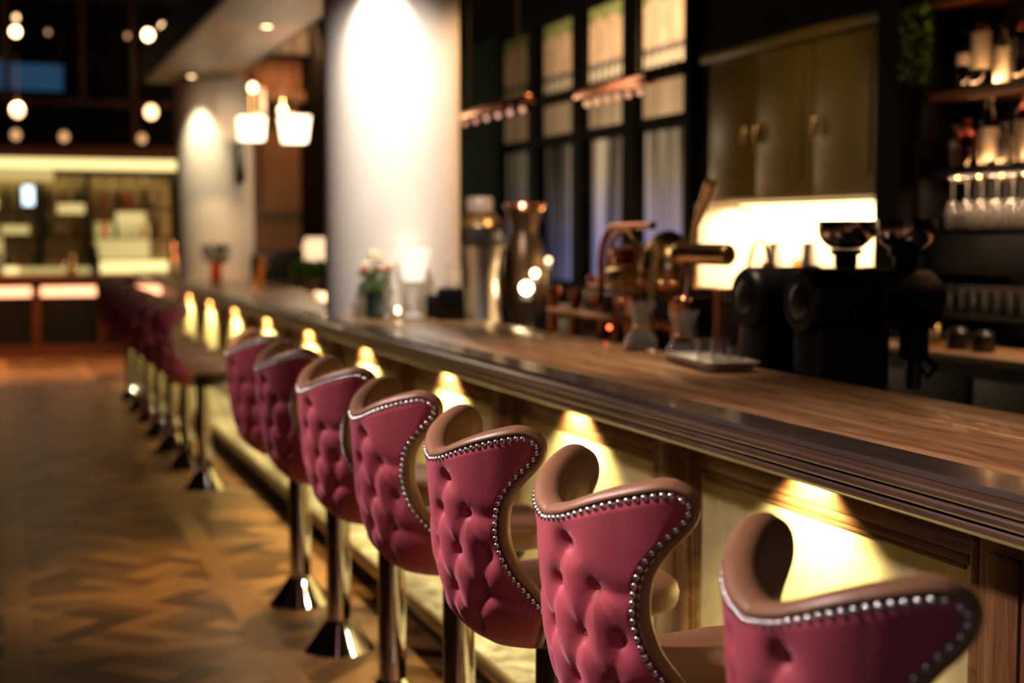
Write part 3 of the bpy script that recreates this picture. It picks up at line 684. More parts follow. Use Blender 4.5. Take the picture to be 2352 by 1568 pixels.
for x, y, lb in ((2.33, 13.4, 'glass jar with a tan lid beside the dark till'), ):
    o = thing('lidded_jar', lb, 'jar', (x, y, 1.151)); MB().lathe([(.06, 0), (.065, .01), (.065, .22), (.05, .25)], (0, 0, 0), 24).build('jar', 'amber_glass', o); MB().lathe([(.052, .251), (.052, .28)], (0, 0, 0), 24).build('lid', 'brass', o)
tc = thing('till_cabinet', 'squat black till box standing behind the bar between the columns', 'till', (2.80, 14.9, 0.951))
MB().box(-.22, .24, -.2, .2, 0, .50, .012).build('case', 'matte_black', tc); MB().box(-.18, .2, -.205, -.2005, .05, .2, .002).build('drawer', 'dark_plastic', tc); MB().box(-.20, -.12, -.206, -.2005, .28, .46).build('side_strip', 'dark_oak', tc)
t2 = thing('table_lamp', 'table lamp with wide glowing shade just left of the white column', 'table lamp', (3.30, 15.1, 0.951))
MB().lathe([(.09, 0), (.09, .02), (.03, .05), (.03, .34)], (0, 0, 0), 24).build('base', 'old_brass', t2)
MB().lathe([(.23, .38), (.16, .62), (.159, .62), (.229, .38)], (0, 0, 0), 36, cap=False).build('shade', 'shade_soft', t2)
lamp('table_lamp_glow', 'POINT', (3.30, 15.1, 1.65), 8, (1, .7, .4), shadow_soft_size=.08)

# ------------------------------------------------------------------ things on the bar between the column and the coffee machine
for i, (x, y, w_, h) in enumerate(((2.25, 7.44, .04, .12), (2.29, 7.25, .075, .165))):
    o = thing('condiment_caddy', ('smaller' if i == 0 else 'larger') + ' black caddy on the bar right of the white vase', 'caddy', (x, y, 1.151), R(-20))
    MB().box(-w_, w_, -w_, w_, 0, h, .006).build('box', 'matte_black', o); MB().box(-w_ * .8, w_ * .8, -w_ * .8, w_ * .8, h + .0005, h + .006, .001).build('rim', 'dark_plastic', o)
for i, (x, y, h, r) in enumerate(((2.34, 7.46, .27, .034), (2.37, 7.37, .25, .032))):
    o = thing('glass_bottle', ('taller' if i == 0 else 'shorter') + ' clear stoppered bottle behind the black caddies', 'bottle', (x, y, 1.151))
    MB().lathe(bottle_prof(h, r, .012, .5), (0, 0, 0), 24).build('body', 'clear_glass', o); MB().ball((0, 0, h + .016), .017, 14, 8).build('stopper', 'clear_glass', o)
ur = thing('drinks_urn', 'tall waisted metal drinks urn with a pale lid behind the bar top', 'urn', (2.70, 7.98, 0.951))
MB().lathe([(.15, 0), (.155, .02), (.135, .10), (.12, .22), (.112, .36), (.115, .45), (.13, .52), (.145, .58)], (0, 0, 0), 48).build('body', 'steel', ur)
MB().lathe([(.1452, .581), (.150, .60), (.150, .68), (.145, .70)], (0, 0, 0), 48).build('dark_band', 'dark_plastic', ur)
MB().lathe([(.145, .701), (.13, .735), (.09, .77), (.075, .785)], (0, 0, 0), 48).build('shoulder', 'old_brass', ur)
MB().lathe([(.078, .786), (.080, .80), (.078, .86), (.07, .872)], (0, 0, 0), 40).build('lid', 'stone', ur)
MB().tube([(-.11, -.05, .2), (-.17, -.08, .2), (-.18, -.085, .17)], .012, 10).build('tap', 'brass', ur)
u2 = thing('samovar', 'dark round bellied samovar with a crown lid right of the urn', 'samovar', (3.08, 8.25, 0.951))
MB().lathe([(.09, 0), (.10, .02), (.07, .08), (.08, .14), (.125, .24), (.14, .36), (.135, .50), (.11, .60), (.085, .66), (.085, .71), (.10, .76), (.11, .80)], (0, 0, 0), 40).build('body', 'dark_bronze', u2)
cr = MB().lathe([(.112, .801), (.125, .82), (.12, .84), (.03, .85), (.02, .86)], (0, 0, 0), 40)
for i in range(14): cr.ball((.122 * math.cos(i * PI / 7), .122 * math.sin(i * PI / 7), .835), .012, 8, 6)
cr.build('crown_lid', 'copper', u2); MB().tube([(-.13, 0, .3), (-.2, -.02, .3), (-.21, -.02, .26)], .012, 10).build('tap', 'brass', u2)
st = thing('candle_stand', 'tiered black stand behind the bar holding three glowing candles', 'stand', (3.02, 7.88, 0.951))
for dx, h in ((-.065, .27), (-.01, .37), (.075, .45)): MB().lathe([(.055, 0), (.055, .01), (.012, .015), (.012, h - .01), (.045, h - .005), (.045, h)], (dx, 0, 0), 20).build('tier', 'matte_black', st)
for dx, h, r, lb in ((-.065, .27, .036, 'lowest and largest of the three glowing candles on the stand'), (-.01, .37, .022, 'middle candle of the three on the stand'), (.075, .45, .018, 'highest and dimmest candle of the three on the stand')):
    o = thing('candle', lb, 'candle', (3.02 + dx, 7.88, .951 + h + .0015)); MB().lathe([(r * .8, 0), (r * .8, .03)], (0, 0, 0), 18).build('wax', 'white_ceramic', o); MB().ball((0, 0, .031 + r), r, 14, 10).build('flame', 'flame' if r > .03 else ('bulb' if r > .02 else 'bulb_mid'), o)

# lever coffee machine of copper and brass
em = thing('coffee_machine', 'ornate copper and brass lever coffee machine with arched pipes and tap arms', 'coffee machine', (2.78, 5.7, 0.951))
MB().box(-.24, .24, -.70, .86, 0, .06, .012).build('base', 'matte_black', em)
MB().box(-.16, .22, -.62, .55, .16, .40, .03).build('body', 'dark_plastic', em)
MB().box(-.22, .22, -.66, .83, .061, .075, .004).build('drip_grate', 'steel', em)
for x, y in ((-.20, .80), (-.20, .52), (-.20, -.1), (-.20, -.55)): MB().lathe([(.032, .076), (.028, .10), (.026, .34), (.036, .36), (.036, .40)], (x, y, 0), 20).build('column', 'copper', em)
MB().box(-.235, -.165, -.56, .82, .27, .30, .006).build('rail', 'copper', em)
def arc(c, r, a0, a1, n=14, ax='Y'):
    return [(c[0], c[1] + r * math.cos(R(a0 + (a1 - a0) * i / n)), c[2] + r * math.sin(R(a0 + (a1 - a0) * i / n))) for i in range(n + 1)]
MB().tube([(-.18, .26, .08), (-.18, .26, .53)] + arc((-.18, .10, .53), .16, 0, 90)[1:] + [(-.18, -.28, .69)], .017, 14).build('arched_pipe', 'copper', em)
MB().tube([(-.10, .36, .4)] + arc((-.10, .18, .50), .18, 0, 180)[0:] + [(-.10, 0, .38)], .014, 14).build('arched_pipe', 'copper', em)
MB().lathe([(.11, .40), (.13, .43), (.135, .52), (.11, .60), (.05, .655), (.02, .67)], (.02, -.02, 0), 36).build('boiler_dome', 'brass', em)
MB().lathe([(.12, .40), (.13, .42), (.13, .55), (.14, .56), (.14, .585), (.10, .60)], (.02, .28, 0), 36).build('boiler', 'copper', em)
MB().box(-.15, .2, -.42, .5, .402, .425, .006).build('crown_rail', 'copper', em)
for i in range(9):
    MB().ball((-.14, -.38 + i * .105, .445), .022, 12, 8).build('finial', 'brass' if i % 2 else 'copper', em)
MB().lathe([(.03, -.90), (.042, -.885), (.042, -.60), (.05, -.59), (.05, -.50), (.04, -.49)], (-.16, 0, .575), 28, axis='Y').build('group_head', 'brass', em)
MB().lathe([(.045, -.08), (.05, -.07), (.05, .06), (.04, .07)], (-.20, 0, .47), 28, axis='Y').build('group_head', 'brass', em)
MB().tube([(-.22, -.02, .47), (-.24, -.03, .40), (-.24, -.03, .12)], .014, 12).build('spout_pipe', 'copper', em)
MB().tube([(-.18, -.60, .54), (-.20, -.62, .38), (-.205, -.62, .30)], [.02, .024, .02], 14).build('spout_pipe', 'copper', em)
MB().tube([(-.17, -.62, .61), (-.17, -.65, .69), (-.175, -.72, .77), (-.18, -.79, .85)], [.010, .014, .022, .026], 14).build('lever', 'brass', em)
MB().tube([(-.20, -.36, .62), (-.22, -.39, .59), (-.25, -.42, .42), (-.27, -.45, .25)], [.014, .013, .013, .014], 14).build('lever', 'brass', em)
MB().lathe([(.03, 0), (.035, .01), (.02, .03), (.019, .42), (.024, .45)], (-.27, -1.03, 0.001), 20).build('standpipe', 'copper', em)
MB().tube([(-.27, -1.03, .40), (-.24, -1.10, .40), (-.2, -1.13, .40)], .011, 12).build('tap', 'matte_black', em)
MB().ball((-.225, -.06, .355), .03, 14, 10).build('valve', 'copper', em); MB().ball((-.225, .22, .36), .03, 14, 10).build('valve', 'copper', em); MB().ball((-.21, -.62, .38), .036, 14, 10).build('valve', 'copper', em)
MB().ball((-.245, .02, .245), .010, 10, 8).build('pilot_light', 'led_red', em)
# glass jugs and cups
def jug(x, y, z, h, r, lb):
    o = thing('glass_jug', lb, 'jug', (x, y, z))
    pr = [(r * .95, 0), (r, .01), (r * .95, h * .25), (r * .42, h * .5), (r * .45, h * .56), (r * .92, h), (r * .90, h), (r * .42, h * .56), (r * .39, h * .5), (r * .9, h * .25), (r * .94, .015), (.001, .012)]
    MB().lathe(pr, (0, 0, 0), 32, cap=False).build('body', 'clear_glass', o)
    MB().lathe([(r * .48, h * .46), (r * .54, h * .5), (r * .48, h * .55)], (0, 0, 0), 24, cap=False).build('collar', 'brass', o)
jug(2.36, 5.02, 1.151, .19, .066, 'hourglass glass jug on the bar, left of the two'); jug(2.34, 4.62, 1.151, .175, .062, 'hourglass glass jug directly behind the silver tray')
tr = thing('serving_tray', 'small silver rectangular tray on the bar counter', 'tray', (2.30, 4.33, 1.151), R(-8))
m = MB(); rr_ = []
for (s_, z) in ((.86, 0), (.88, 0.001), (1.0, .028), (1.06, .031), (1.06, .034), (.98, .031), (.86, .006)):
    ring = []
    for (cx_, cy_, a0) in ((.06, .19, 0), (-.06, .19, 90), (-.06, -.19, 180), (.06, -.19, 270)):
        for k in range(7):
            ring.append(m.bm.verts.new(((cx_ * 1 + .03 * math.cos(R(a0 + 15 * k))) * s_, (cy_ + .03 * math.sin(R(a0 + 15 * k))) * s_, z)))
    rr_.append(ring)
for A, B in zip(rr_, rr_[1:]):
    for i in range(len(A)): m.bm.faces.new((A[i], A[(i + 1) % len(A)], B[(i + 1) % len(B)], B[i]))
m.bm.faces.new(rr_[0][::-1]); m.bm.faces.new(rr_[-1]); m.build('dish', 'tray_silver', tr)
for i, (dx, dy, h, r, lb) in enumerate(((0.02, .08, .085, .034, 'clear tumbler on the silver tray, far end'), (0.02, -.03, .09, .036, 'clear tumbler in the middle of the silver tray'), (0.03, -.12, .07, .03, 'shorter clear tumbler on the near end of the silver tray'))):
    o = MB().lathe([(r * .8, 0), (r * .82, .004), (r, h), (r * .95, h), (r * .78, .012), (.001, .012)], (0, 0, 0), 28, cap=False).build('tumbler', 'clear_glass', loc=(2.30 + dx, 4.33 + dy, 1.1585)); tag(o, lb, 'glass')
ho = thing('milk_wand', 'thin arched metal wand with a reddish grip left of the grinders', 'milk wand', (2.64, 4.74, 0.951))
MB().lathe([(.035, 0), (.035, .01), (.012, .02), (.010, .06)], (0, 0, 0), 16).build('base', 'steel', ho)
MB().tube([(0, 0, .06), (0, 0.0, .25), (.005, -.02, .42), (.012, -.045, .56), (.02, -.075, .625), (.03, -.10, .635), (.035, -.125, .60), (.038, -.135, .55)], .006, 10).build('wand', 'copper', ho)
MB().lathe([(.016, .47), (.022, .49), (.024, .54), (.018, .55)], (.038, -.138, 0), 16).build('grip', 'red_wood', ho)
# coffee grinders: horizontal motor drum, steel hopper, spout with bag clamp
def grinder(loc, lb, h0=0):
    g = thing('coffee_grinder', lb, 'coffee grinder', loc)
    MB().lathe([(.02, -.05), (.095, -.048), (.105, -.035), (.1065, -.02), (.1065, .20), (.112, .205), (.112, .235), (.102, .24), (.102, .44), (.09, .455), (.02, .458)], (0, 0, .42), 56, axis='X').build('motor_drum', 'matte_black', g)
    MB().lathe([(.03, -.056), (.05, -.0535), (.055, -.0505)], (0, 0, .42), 32, axis='X').build('end_cap', 'dark_plastic', g)
    MB().box(-.02, .25, -.085, .085, 0.001, .335, .015).build('stand', 'matte_black', g)
    MB().box(-.06, .40, -.11, .11, -.012, 0.0, .004).build('foot_plate', 'matte_black', g)
    MB().lathe([(.035, .52), (.04, .53), (.04, .565), (.056, .57), (.056, .586), (.045, .589)], (.36, 0, 0), 32).build('throat', 'matte_black', g)
    MB().lathe([(.05, .590), (.056, .592), (.080, .610), (.096, .632), (.1005, .660), (.101, .688), (.099, .688), (.092, .635), (.05, .60), (.001, .598)], (.36, 0, 0), 44, cap=False).build('hopper', 'hopper_steel', g)
    MB().lathe([(.045, .22), (.05, .24), (.05, .33)], (.40, 0, 0), 24).build('spout', 'matte_black', g)
    MB().tube([(.40, 0, .22), (.40, 0, .12)], [.03, .026], 16).build('outlet', 'chrome', g)
    MB().tube([(.40, -.04, .2), (.40, -.08, .17), (.42, -.10, .2), (.38, -.11, .23)], .010, 10).build('bag_clamp', 'matte_black', g)
    MB().lathe([(.03, .459), (.034, .463), (.03, .475)], (0, 0, .42), 20, axis='X').build('dial', 'steel', g)
grinder((2.49, 4.36, .9635), 'black coffee grinder with horizontal drum and steel hopper, further one')
grinder((2.50, 4.02, .9635), 'black coffee grinder with horizontal drum and steel hopper, nearer one')

# overhead copper racks with added glowing glints
for i, (x, y0, y1, z, lb) in enumerate(((3.0, 6.3, 7.2, 2.33, 'copper rack with added glowing glints before the stained windows'), (3.0, 7.95, 9.3, 2.38, 'copper rack with added glowing glints just right of the white column'))):
    b_ = thing('glint_rack', lb, 'hanging rack', (x, (y0 + y1) / 2, z)); L = (y1 - y0) / 2
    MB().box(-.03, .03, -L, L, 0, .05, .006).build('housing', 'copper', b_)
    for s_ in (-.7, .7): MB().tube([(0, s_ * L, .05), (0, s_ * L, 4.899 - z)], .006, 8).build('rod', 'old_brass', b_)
    for k in range(6): MB().ball((0, -L + .12 + k * (2 * L - .24) / 5, -.03), .018, 14, 8).build('bulb', 'bulb_dim' if (i == 0 and k > 3) else 'glint_copper', b_)  # glowing balls stand in for glints on hanging copper

# ------------------------------------------------------------------ windows in the right wall
t = NT('stained_glass'); X, Y, Z = t.sep(t.coords())
yy = t.math('MULTIPLY', Y, 1 / .25); zz = t.math('SUBTRACT', Z, 2.79)
lobe = t.math('ABSOLUTE', t.math('SUBTRACT', t.math('FRACT', yy), 0.5))
arch = t.math('GREATER_THAN', t.math('ADD', zz, t.math('MULTIPLY', lobe, 0.35)), 0.52)
green = t.math('MULTIPLY', t.math('GREATER_THAN', t.math('ADD', zz, t.math('MULTIPLY', lobe, 0.16)), 0.53), 0.8)
low = t.math('LESS_THAN', zz, 0.13)
bull = t.new('ShaderNodeVectorMath', operation='LENGTH')
cxx = t.math('SUBTRACT', t.math('FRACT', t.math('MULTIPLY', Y, 8.0)), 0.5); czz = t.math('MULTIPLY', t.math('SUBTRACT', zz, 0.065), 8.0)
t.l.new(t.comb(cxx, czz, 0.0), bull.inputs[0]); disc = t.math('LESS_THAN', bull.outputs['Value'], 0.40)
lead = t.math('LESS_THAN', t.math('ABSOLUTE', t.math('SUBTRACT', zz, 0.145)), 0.012)
vl = t.math('LESS_THAN', t.math('ABSOLUTE', t.math('SUBTRACT', t.math('FRACT', yy), 0.5)), 0.06); 
base = t.mix(green, (1.0, 0.50, 0.20, 1), (0.22, 0.26, 0.03, 1))
base = t.mix(low, base, t.mix(disc, (0.20, 0.13, 0.03, 1), (1.0, 0.62, 0.3, 1)))
base = t.mix(t.math('MAXIMUM', lead, t.math('MULTIPLY', vl, 0.5)), base, (0.12, 0.10, 0.10, 1))
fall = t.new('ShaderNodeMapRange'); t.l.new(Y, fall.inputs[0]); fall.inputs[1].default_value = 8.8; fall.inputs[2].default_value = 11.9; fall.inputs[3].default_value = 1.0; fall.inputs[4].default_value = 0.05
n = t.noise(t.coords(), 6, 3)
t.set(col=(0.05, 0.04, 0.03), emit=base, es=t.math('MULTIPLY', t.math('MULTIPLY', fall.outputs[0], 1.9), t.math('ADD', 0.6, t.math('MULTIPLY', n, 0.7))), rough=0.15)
M['stained'] = t.m
t = NT('lamp_lit_glass'); X, Y, Z = t.sep(t.coords())
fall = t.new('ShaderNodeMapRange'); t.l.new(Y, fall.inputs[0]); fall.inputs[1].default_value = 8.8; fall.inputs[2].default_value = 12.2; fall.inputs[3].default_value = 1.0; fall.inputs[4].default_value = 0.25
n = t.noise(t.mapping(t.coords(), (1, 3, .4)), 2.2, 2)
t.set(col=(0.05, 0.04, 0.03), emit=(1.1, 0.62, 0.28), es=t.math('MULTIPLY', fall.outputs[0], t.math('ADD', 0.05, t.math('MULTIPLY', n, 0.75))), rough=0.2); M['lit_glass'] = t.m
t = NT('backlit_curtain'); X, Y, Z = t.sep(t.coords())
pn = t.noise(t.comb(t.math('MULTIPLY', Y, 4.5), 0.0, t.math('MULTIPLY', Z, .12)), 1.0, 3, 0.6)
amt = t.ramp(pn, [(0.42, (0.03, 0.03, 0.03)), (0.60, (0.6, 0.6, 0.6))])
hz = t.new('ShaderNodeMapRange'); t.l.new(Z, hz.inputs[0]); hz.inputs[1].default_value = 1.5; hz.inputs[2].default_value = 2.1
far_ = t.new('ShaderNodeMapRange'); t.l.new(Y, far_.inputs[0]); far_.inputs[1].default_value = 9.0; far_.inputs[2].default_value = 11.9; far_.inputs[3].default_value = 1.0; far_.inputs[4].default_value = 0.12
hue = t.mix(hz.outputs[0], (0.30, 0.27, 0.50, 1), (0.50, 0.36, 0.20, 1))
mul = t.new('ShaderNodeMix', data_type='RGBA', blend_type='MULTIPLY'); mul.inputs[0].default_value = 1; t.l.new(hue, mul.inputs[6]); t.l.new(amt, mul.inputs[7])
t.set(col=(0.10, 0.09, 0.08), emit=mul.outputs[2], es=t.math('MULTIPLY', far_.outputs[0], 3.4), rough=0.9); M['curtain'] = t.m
bays = [(8.81, 9.56), (9.79, 10.57), (10.78, 11.56), (11.79, 12.57), (12.80, 13.6)]
fr = MB()
fr.box(4.44, 4.52, 8.70, 8.80, 1.15, 3.5).box(4.44, 4.52, 13.62, 13.9, 1.15, 3.5).box(4.42, 4.52, 8.80, 13.62, 2.70, 2.785).box(4.44, 4.52, 8.80, 13.62, 2.36, 2.44).box(4.42, 4.52, 8.80, 13.62, 3.38, 3.5).box(4.38, 4.52, 8.80, 13.62, 1.14, 1.22)
for (a_, b_), (c_, d_) in zip(bays, bays[1:]): fr.box(4.43, 4.52, b_, c_, 1.22, 3.38)
struct('trim_3', fr, 'black_wall')
for i, (a_, b_) in enumerate(bays):
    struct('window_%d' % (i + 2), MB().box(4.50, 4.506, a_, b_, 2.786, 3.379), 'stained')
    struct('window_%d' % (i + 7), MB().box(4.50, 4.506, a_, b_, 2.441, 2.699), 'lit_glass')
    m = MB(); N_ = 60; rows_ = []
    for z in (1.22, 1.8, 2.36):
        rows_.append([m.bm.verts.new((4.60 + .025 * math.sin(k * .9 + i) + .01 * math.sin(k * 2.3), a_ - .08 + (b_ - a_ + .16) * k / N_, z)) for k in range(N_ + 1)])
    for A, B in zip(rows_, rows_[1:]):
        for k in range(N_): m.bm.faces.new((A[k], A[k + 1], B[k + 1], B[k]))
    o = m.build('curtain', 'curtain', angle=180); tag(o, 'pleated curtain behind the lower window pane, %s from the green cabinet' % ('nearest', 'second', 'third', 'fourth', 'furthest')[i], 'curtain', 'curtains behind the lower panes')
lamp('bar_glow', 'POINT', (4.1, 8.9, 1.35), 9, (1, .62, .2), shadow_soft_size=.1)
# dark green drape left of the windows
m = MB(); N_ = 120; rows_ = []
for z in (0.95, 3.4): rows_.append([m.bm.verts.new((4.36 + .03 * math.sin(k * .8), 12.3 + 1.8 * k / N_, z)) for k in range(N_ + 1)])
for k in range(N_): m.bm.faces.new((rows_[0][k], rows_[0][k + 1], rows_[1][k + 1], rows_[1][k]))
tag(m.build('drape', 'cloth_green', angle=180), 'dark green drape beside the white column, over the far window bays', 'drape')

# ------------------------------------------------------------------ back bar on the right
bc = thing('back_counter', 'dark green back counter with a pale wooden top below the shelves', 'counter', (0, 0, 0))
MB().box(3.82, 4.49, 1.0, 9.6, 1.06, 1.10, .004).build('countertop', 'counter_wood', bc)
MB().box(3.86, 4.49, 1.0, 9.6, 0.001, 1.059).build('carcass', 'green_paint', bc)
for k in range(11): MB().box(3.84, 3.859, 1.05 + .78 * k, 1.79 + .78 * k, .08, 1.0, .006).build('door', 'green_paint', bc)
cb = thing('wall_cabinet', 'glossy olive green wall cabinet above the bright niche', 'cabinet', (0, 0, 0))
MB().box(4.22, 4.495, 6.10, 7.98, 1.80, 2.66, .004).build('carcass', 'olive_paint', cb)
MB().box(4.16, 4.495, 6.06, 8.02, 2.661, 2.72, .008).build('cornice', 'olive_paint', cb)
for i, (a_, b_) in enumerate(((6.12, 6.755), (6.775, 7.375), (7.405, 7.96))):
    d_ = MB().box(4.20, 4.219, a_, b_, 1.815, 2.645, .004).build('door', 'olive_paint', cb)
    q = MB()
    w1, w2 = (b_ - a_) / 2 - .09, .32; cy2, cz2 = (a_ + b_) / 2, 2.23
    q.box(4.186, 4.1995, cy2 - w1, cy2 + w1, cz2 - w2, cz2 + w2, .012, 3).build('raised_panel', 'olive_paint', d_)
    hy = (6.70, 7.33, 7.46)[i]
    MB().ball((4.172, hy, 2.19), .021, 14, 10, (1, .8, 3.0)).build('knob', 'brass', d_)
struct('wall_niche', MB().box(4.485, 4.499, 6.10, 7.98, 1.10, 1.80), 'tile')
struct('trim_4', MB().box(4.15, 4.499, 6.04, 6.10, 1.101, 1.799), 'olive_paint')
struct('wall_niche_end', MB().box(4.15, 4.484, 7.98, 8.04, 1.101, 1.799), 'tile')
sl = thing('niche_light', 'warm light strip fixed under the green cabinet', 'light strip', (4.42, 7.04, 1.797))
MB().box(-.02, .02, -.90, .90, -.015, 0, .003).build('housing', 'steel', sl); MB().box(-.016, .016, -.88, .88, -.019, -.0155).build('diffuser', 'lamp_warm', sl)
lamp('niche_strip', 'AREA', (4.37, 7.04, 1.765), 40, (1.0, 0.70, 0.36), (4.45, 7.04, 1.0), shape='RECTANGLE', size=1.75, size_y=.04)
for x, y, h, lb in ((4.12, 7.02, .46, 'slim steel flask behind the grinders, left one'), (4.12, 6.66, .46, 'slim steel flask behind the grinders, right one')):
    o = thing('steel_flask', lb, 'flask', (x, y, 1.101)); MB().lathe([(.042, 0), (.045, .01), (.045, h - .1), (.036, h - .07), (.036, h - .01)], (0, 0, 0), 28).build('body', 'steel', o); MB().lathe([(.037, h - .0095), (.037, h)], (0, 0, 0), 28).build('cap', 'matte_black', o)
for x, y, h, r, lb in ((4.15, 6.83, .36, .06, 'round amber decanter between the two steel flasks'), (4.15, 6.40, .33, .07, 'brass teapot shaped vessel behind the further grinder hopper')):
    o = thing('decanter', lb, 'decanter', (x, y, 1.101)); MB().lathe([(r * .7, 0), (r, .04), (r * 1.05, h * .45), (r * .5, h * .75), (r * .3, h * .9)], (0, 0, 0), 28).build('body', 'amber_glass' if r < .065 else 'brass', o); MB().ball((0, 0, h * .95), r * .4, 12, 8).build('stopper', 'amber_glass' if r < .065 else 'brass', o)
# dark pier and shelf unit
struct('trim_pier', MB().box(4.10, 4.499, 5.83, 6.03, 1.101, 4.2), 'black_wall')
su = thing('shelf_unit', 'backlit liquor shelf unit with orange lit wooden shelves', 'shelf unit', (0, 0, 0))
MB().box(4.47, 4.499, 3.3, 5.82, 1.12, 3.6).build('back_panel', 'matte_black', su)
MB().box(4.18, 4.469, 5.77, 5.81, 1.12, 3.6, .003).build('side_panel', 'matte_black', su); MB().box(4.18, 4.469, 3.3, 3.34, 1.12, 3.6, .003).build('side_panel', 'red_wood', su)
for z in (2.275, 2.72): MB().box(4.20, 4.469, 3.341, 5.769, z - .045, z, .003).build('shelf', 'shelf_wood', su)
MB().box(4.20, 4.469, 3.341, 5.769, 1.87, 1.91, .003).build('shelf', 'matte_black', su)
MB().box(4.20, 4.469, 3.341, 5.769, 1.42, 1.60, .003).build('pelmet', 'matte_black', su)
MB().box(4.20, 4.469, 3.341, 5.769, 1.215, 1.235, .003).build('shelf', 'matte_black', su)
for k in range(14): MB().box(4.20, 4.44, 3.50 + .155 * k, 3.506 + .155 * k, 1.845, 1.869).build('glass_rail', 'brass', su)
for z, e in ((1.925, 4.2), (2.29, 4.2)): lamp('shelf_strip', 'AREA', (4.225, 4.6, z), e, (1, .50, .20), (4.34, 4.6, z + .12), shape='RECTANGLE', size=1.95, size_y=.012)
lamp('shelf_strip', 'AREA', (4.18, 4.6, 1.868), 17, (1, .62, .34), (4.30, 4.6, 1.6), shape='RECTANGLE', size=1.95, size_y=.012)
lamp('shelf_strip', 'AREA', (4.24, 4.6, 1.415), 0.8, (1, .6, .4), (4.32, 4.6, 1.2), shape='RECTANGLE', size=1.95, size_y=.012)
lamp('shelf_strip', 'AREA', (4.30, 4.6, 2.225), 1.6, (1, .5, .22), (4.25, 4.6, 1.9), shape='RECTANGLE', size=1.95, size_y=.03)
def bottle(x, y, z, h, r, mat, lb, label=None, cap=None, sh=.6, sq=False):
    o = thing('bottle', lb, 'bottle', (x, y, z), 0, 'bottles on the liquor shelves')
    m = MB(); m.lathe(bottle_prof(h, r, .013, sh), (0, 0, 0), 4 if sq else 28)
    if sq: m.xform(Matrix.Rotation(PI / 4, 4, 'Z'))
    m.build('body', mat, o, angle=50)
    if label: MB().lathe([(r * 1.012 if not sq else r * .72, h * label[0]), (r * 1.012 if not sq else r * .72, h * label[1])], (0, 0, 0), 28, cap=False).build('label', label[2] if len(label) > 2 else 'label_paper', o)
    if cap: MB().lathe([(.0165, h * .96), (.019, h * .965), (.019, h * 1.0), (.012, h * 1.01)], (0, 0, 0), 20).build('cap', cap, o)
    return o
Z1, Z2 = 1.911, 2.276
bottle(4.30, 5.60, Z2, .27, .048, 'dark_glass', 'round shouldered decanter bottle with glass stopper, upper liquor shelf far end', (.42, .62), 'clear_glass', .6)
bottle(4.28, 5.47, Z2, .33, .046, 'amber_glass', 'amber bottle with tall cream label on the upper liquor shelf', (.25, .75), 'matte_black', .68)
bottle(4.36, 5.38, Z2, .42, .036, 'dark_glass', 'tallest slim dark bottle on the upper liquor shelf', None, 'brass', .6)
bottle(4.27, 5.31, Z2, .26, .036, 'clear_glass', 'slim bottle wholly wrapped in a white label on the upper liquor shelf', (.02, .62), 'matte_black', .66)
bottle(4.30, 5.19, Z2, .34, .055, 'amber_glass', 'wide amber bottle with glowing orange base on the upper liquor shelf', (.3, .55, 'dark_plastic'), 'matte_black', .6)
bottle(4.27, 5.06, Z2, .36, .044, 'red_glass', 'red orange bottle on the upper liquor shelf by the frame edge', None, 'cap_red', .62)
bottle(4.30, 4.93, Z2, .32, .044, 'amber_glass', 'amber bottle on the upper liquor shelf nearest the camera', (.3, .6), 'matte_black', .62)
bottle(4.28, 5.63, Z1, .20, .034, 'clear_glass', 'short clear bottle with pale label, far end of the lower liquor shelf', (.5, .64), 'brass', .66)
bottle(4.26, 5.53, Z1, .22, .050, 'red_glass', 'squat bright red bottle on the lower liquor shelf', None, 'cap_red', .6)
bottle(4.37, 5.50, Z1, .31, .040, 'dark_glass', 'brown bottle standing behind the squat red one', None, 'brass', .6)
bottle(4.27, 5.39, Z1, .35, .045, 'dark_glass', 'tall black bottle with red capsule and large white label', (.08, .5), 'cap_red', .6)
bottle(4.27, 5.28, Z1, .19, .036, 'clear_glass', 'short clear bottle with glinting base between the tall black one and the red one', None, 'steel', .6)
bottle(4.27, 5.14, Z1, .31, .050, 'red_glass', 'orange red bottle with long cream label on the lower liquor shelf', (.1, .62), 'cap_red', .68)
bottle(4.27, 5.00, Z1, .28, .046, 'amber_glass', 'amber bottle on the lower liquor shelf by the frame edge', (.2, .5), 'brass', .64)
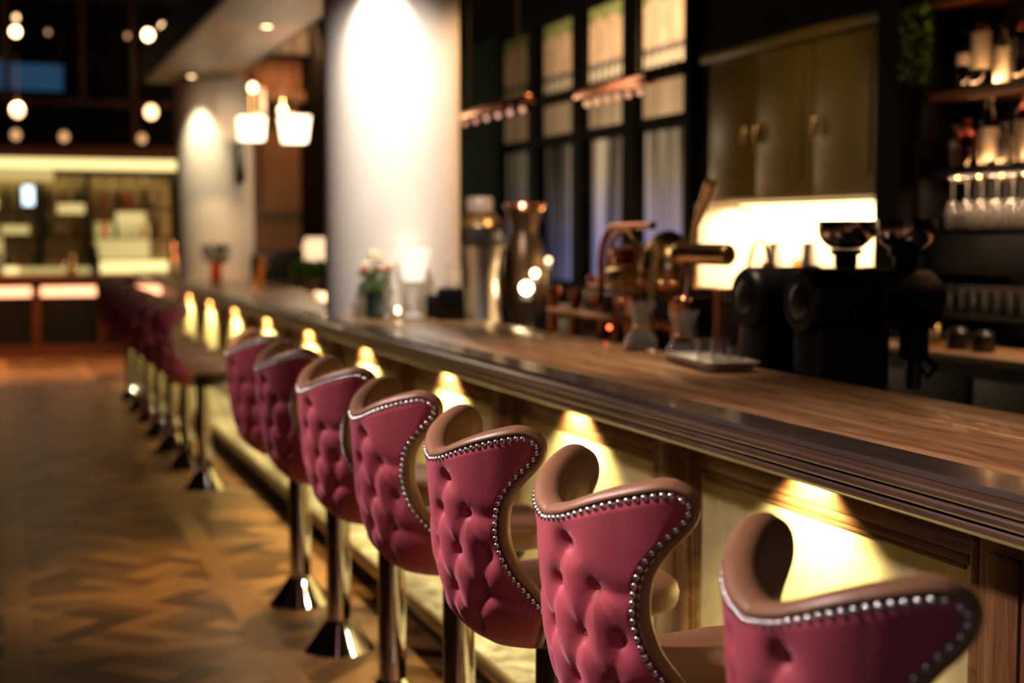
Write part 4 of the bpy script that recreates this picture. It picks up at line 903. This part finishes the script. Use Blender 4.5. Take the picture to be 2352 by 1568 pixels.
# hanging wine glasses
hg = stemware('hanging_wine_glass', .235, .040, seg=28); hg.rotation_euler.x = PI
n_ = 0
for row_, x in enumerate((4.24, 4.34)):
    for k in range(9):
        g = hg if n_ == 0 else hg.copy()
        if n_: COL.objects.link(g)
        g.location = (x, 5.60 - .105 * k - .04 * row_, 1.866); n_ += 1
        tag(g, 'wine glass hanging upside down below the liquor shelves, %s row, %s from the far end' % (('front', 'back')[row_], ('first', 'second', 'third', 'fourth', 'fifth', 'sixth', 'seventh', 'eighth', 'ninth')[k]), 'wine glass', 'wine glasses hanging under the liquor shelves')
# upturned tumblers on the lowest shelf
tb = MB().lathe([(.036, 0), (.034, 0), (.030, .118), (.001, .12), (.001, .13), (.032, .13), (.036, 0)], (0, 0, 0), 24, cap=False).build('upturned_tumbler', 'clear_glass')
n_ = 0
for row_, x in enumerate((4.25, 4.35)):
    for k in range(9):
        g = tb if n_ == 0 else tb.copy()
        if n_: COL.objects.link(g)
        g.location = (x, 5.66 - .085 * k - .03 * row_, 1.236); n_ += 1
        tag(g, 'upturned tumbler on the lowest shelf, %s row, %s from the far end' % (('front', 'back')[row_], ('first', 'second', 'third', 'fourth', 'fifth', 'sixth', 'seventh', 'eighth', 'ninth')[k]), 'tumbler', 'upturned tumblers on the lowest shelf')
for i, (y, h, r, mt) in enumerate(((5.50, .09, .045, 'dark_plastic'), (5.36, .10, .03, 'brass'), (5.20, .095, .05, 'dark_plastic'), (5.03, .09, .05, 'dark_plastic'))):
    o = MB().lathe([(r, 0), (r * 1.05, .01), (r, h * .8), (r * .6, h)], (0, 0, 0), 24).build('bar_jar', mt, loc=(3.98, y, 1.101)); tag(o, ('round black jar, furthest on the pale back counter', 'small brass jar on the pale back counter', 'round black jar beside the small brass jar', 'round black jar, nearest on the pale back counter')[i], 'jar')
hp = thing('hanging_plant', 'small trailing green plant hanging left of the liquor shelves', 'hanging plant', (4.10, 5.72, 2.42))
leafy(MB(), 260, .05, .36, -.12, .026).build('foliage', 'leaf', hp, smooth=False); MB().tube([(0, 0, -.1), (0, 0, .25), (0, 0, 2.4)], .004, 8).build('stem', 'dark_leaf', hp)
